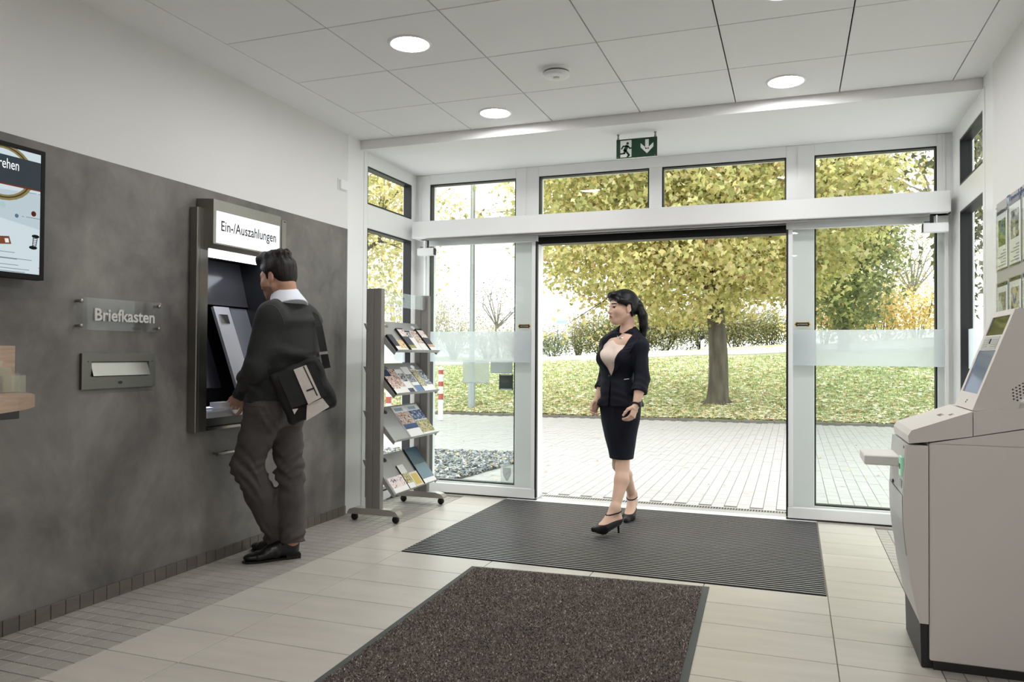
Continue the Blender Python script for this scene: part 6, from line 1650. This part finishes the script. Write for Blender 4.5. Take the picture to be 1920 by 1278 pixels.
# dress shoes
def dress_shoe(heel, toe, lift):
    f = nrm(A(toe[0] - heel[0], toe[1] - heel[1], 0)); sd = np.cross(UP, f); L = np.linalg.norm((toe - heel)[:2])
    F = Field(np.minimum(heel, toe) - .12, np.maximum(heel, toe) + A(.12, .12, .22), .0045)
    P = lambda a, z, b=0.0: heel + f * a * L + sd * b + UP * (z + lift * max(0, 1 - a / .72))
    F.add(ec(P(.10, .045), P(.42, .050), (.034, .036), (.038, .036), sd), .03); F.add(ec(P(.40, .040), P(.74, .032), (.040, .032), (.046, .026), sd), .03); F.add(ball(P(.80, .030), (.062, .043, .024), np.stack([f, sd, UP])), .03)
    F.add(cone(P(.12, .05), P(.12, .115), .040, .044), .03); F.add(cone(P(.14, .10), P(.55, .058), .032, .03), .03)
    F.clip(-UP, P(.8, .008))if lift == 0 else None
    F.clip(UP, P(.12, .118))
    so = F.mesh('shoe', M_lea, manb)
    n_ = 9; up_, lo_ = [], []
    outl = [(-.02, .022), (.05, .034), (.2, .034), (.4, .033), (.6, .043), (.75, .048), (.9, .040), (.98, .024), (1.01, .0)]
    ring_ = [(a, b) for a, b in outl] + [(a, -b) for a, b in outl[::-1][1:]]
    g3 = MB(); m = len(ring_); zt = [P(a, .013, b) for a, b in ring_]; zb = [P(a, .002, b) for a, b in ring_]
    g3.add([*zb, *zt], [tuple(range(m - 1, -1, -1)), tuple(range(m, 2 * m))] + [(i, (i + 1) % m, m + (i + 1) % m, m + i) for i in range(m)]).build('sole', M_black, so)
    hl = [(a, b) for a, b in ((-.02, .030), (.24, .034), (.24, -.034), (-.02, -.030))]
    g4 = MB(); g4.add([*[P(a, 0.0 if lift == 0 else .0, b) for a, b in hl], *[P(a, .03, b) for a, b in hl]], [(3, 2, 1, 0), (4, 5, 6, 7), (0, 1, 5, 4), (1, 2, 6, 5), (2, 3, 7, 6), (3, 0, 4, 7)]).build('heel_block', M_black, so)
    for k in range(4):
        a = .40 + .05 * k; MB().tube([P(a, .088 - .012 * k, -.022), P(a + .01, .094 - .012 * k, 0), P(a, .088 - .012 * k, .022)], .0028, 6).build('lace', mat('lace', (40, 38, 38), .6), so)
dress_shoe(A(*on(560, 1044, 'z', 0)), A(*on(455, 1056, 'z', 0)), 0.0)
dress_shoe(A(-2.835, 3.945, 0), A(-3.125, 3.925, 0), .055)
tag(manb, 'person in dark sweater and grey trousers standing at the cash machine', 'person')

# shoulder bag
bg = empty('shoulder_bag')
c1, c2, c3, c4_ = K(513, 700, -.205), K(600, 669, -.12), K(622, 757, -.13), K(546, 796, -.215)
ctr = (c1 + c2 + c3 + c4_) / 4; ux = nrm((c2 - c1) + (c3 - c4_)); vy = (c1 - c4_) + (c2 - c3); vy = nrm(vy - ux * (vy @ ux)); nz = np.cross(ux, vy); nz = nz if nz @ WV < 0 else -nz
hw = .57 * np.linalg.norm((c2 - c1 + c3 - c4_) / 2); hh = .54 * np.linalg.norm((c1 - c4_ + c2 - c3) / 2)
M_can = mat('black_canvas', (13, 12, 12), .75, bump=.2, bscale=300, bdist=.002); M_can2 = mat('pale_canvas', (198, 190, 182), .8, var=.06, vscale=30)
F = Field(ctr - .26, ctr + .26, .005)
Mx = np.stack([ux, vy, nz]); F.add(rbox(ctr - nz * .045, (hw, hh, .045), Mx, .03), .01); F.add(ball(ctr - nz * .03, (hw * .8, hh * .75, .048), Mx), .03)
F.warp(lambda X, Y, Z: .0028 * np.sin(40 * X + 60 * Z) + .002 * np.sin(55 * Y - 35 * Z))
F.mesh('body', M_can, bg)
def onbag(px, py, out=.0):
    d = ray(px, py); p0 = ctr + nz * (.024 + out); t = ((p0 - CAMP) @ nz) / (d @ nz); return CAMP + d * t
def patch(name, pix, m, t=.008, out=-.006, parent=bg):
    p = [onbag(*q, out) for q in pix]; n = len(p); p2 = [q + nz * t for q in p]; pc = sum(p) / n
    a = Vector(p[1] - p[0]).cross(Vector(p[2] - p[1])).dot(Vector(nz)); fs = [tuple(range(n, 2 * n)), tuple(range(n - 1, -1, -1))] + [(i, (i + 1) % n, n + (i + 1) % n, n + i) for i in range(n)]
    if a < 0: fs = [f[::-1] for f in fs]
    return MB().add(p + p2, fs).build(name, m, parent)
patch('flap', [(520, 702), (590, 679), (613, 742), (547, 766)], M_can, .010, -.008)
fl1 = patch('pale_stripe', [(550.4, 692.8), (574, 684), (602, 745), (578, 758)], M_can2, .004, .003)
patch('stripe_seam', [(568, 687), (570, 686.2), (596, 741), (594, 742)], M_black, .0012, .0072, fl1)
patch('buckle_tab', [(574.5, 731), (589.5, 725.5), (590, 728.5), (575, 734)], M_black, .003, .007, fl1)
patch('pale_panel', [(575.5, 759), (604.4, 746), (617.5, 762.4), (574, 789)], M_can2, .006, -.008)
patch('pale_corner', [(548, 767), (559, 765.5), (552, 776.5)], M_can2, .003, .0)
def band(name, pts, w, wd, m, parent, th=.003):
    pts = [np.array(p) for p in pts]; v = []; g5 = MB()
    for i, p in enumerate(pts):
        t = nrm(pts[min(i + 1, len(pts) - 1)] - pts[max(0, i - 1)]); s = np.array(wd[i]) if isinstance(wd, list) else np.array(wd); s = nrm(s - t * (s @ t)); n = np.cross(t, s)
        v += [p - s * w / 2 - n * th / 2, p + s * w / 2 - n * th / 2, p + s * w / 2 + n * th / 2, p - s * w / 2 + n * th / 2]
    fs = []
    for i in range(len(pts) - 1):
        a, b = 4 * i, 4 * i + 4; fs += [(a + k, a + (k + 1) % 4, b + (k + 1) % 4, b + k) for k in range(4)]
    fs += [(3, 2, 1, 0), tuple(4 * (len(pts) - 1) + k for k in range(4))]
    return g5.add(v, fs).build(name, m, parent)
stp = [K(613, 690, -.07), K(608, 664, -.07), K(603, 637, -.055), K(598, 612, -.03), K(590, 592, .02), K(580, 579, .07), K(569, 575, .12), K(560, 592, .18)]
st_ = band('strap', stp, .042, [RV * .9 + WV * .2] * 5 + [lm] * 3, M_can, bg)
band('strap_clip', [K(606.5, 664, -.085), K(606.0, 659, -.085)], .046, RV, mat('clip_silver', (190, 190, 190), .3, .9), st_, .008)
bs = (c1 + c2) / 2
band('side_strap', [c1 - nz * .05, c1 + UP * .03 + lm * .02 - nz * .04, K(505, 670, -.17)], .03, UP, M_can, bg)
tag(finish(bg, tuple(ctr - vy * hh)), 'black canvas shoulder bag with pale stripe hanging at the man\'s back', 'bag')
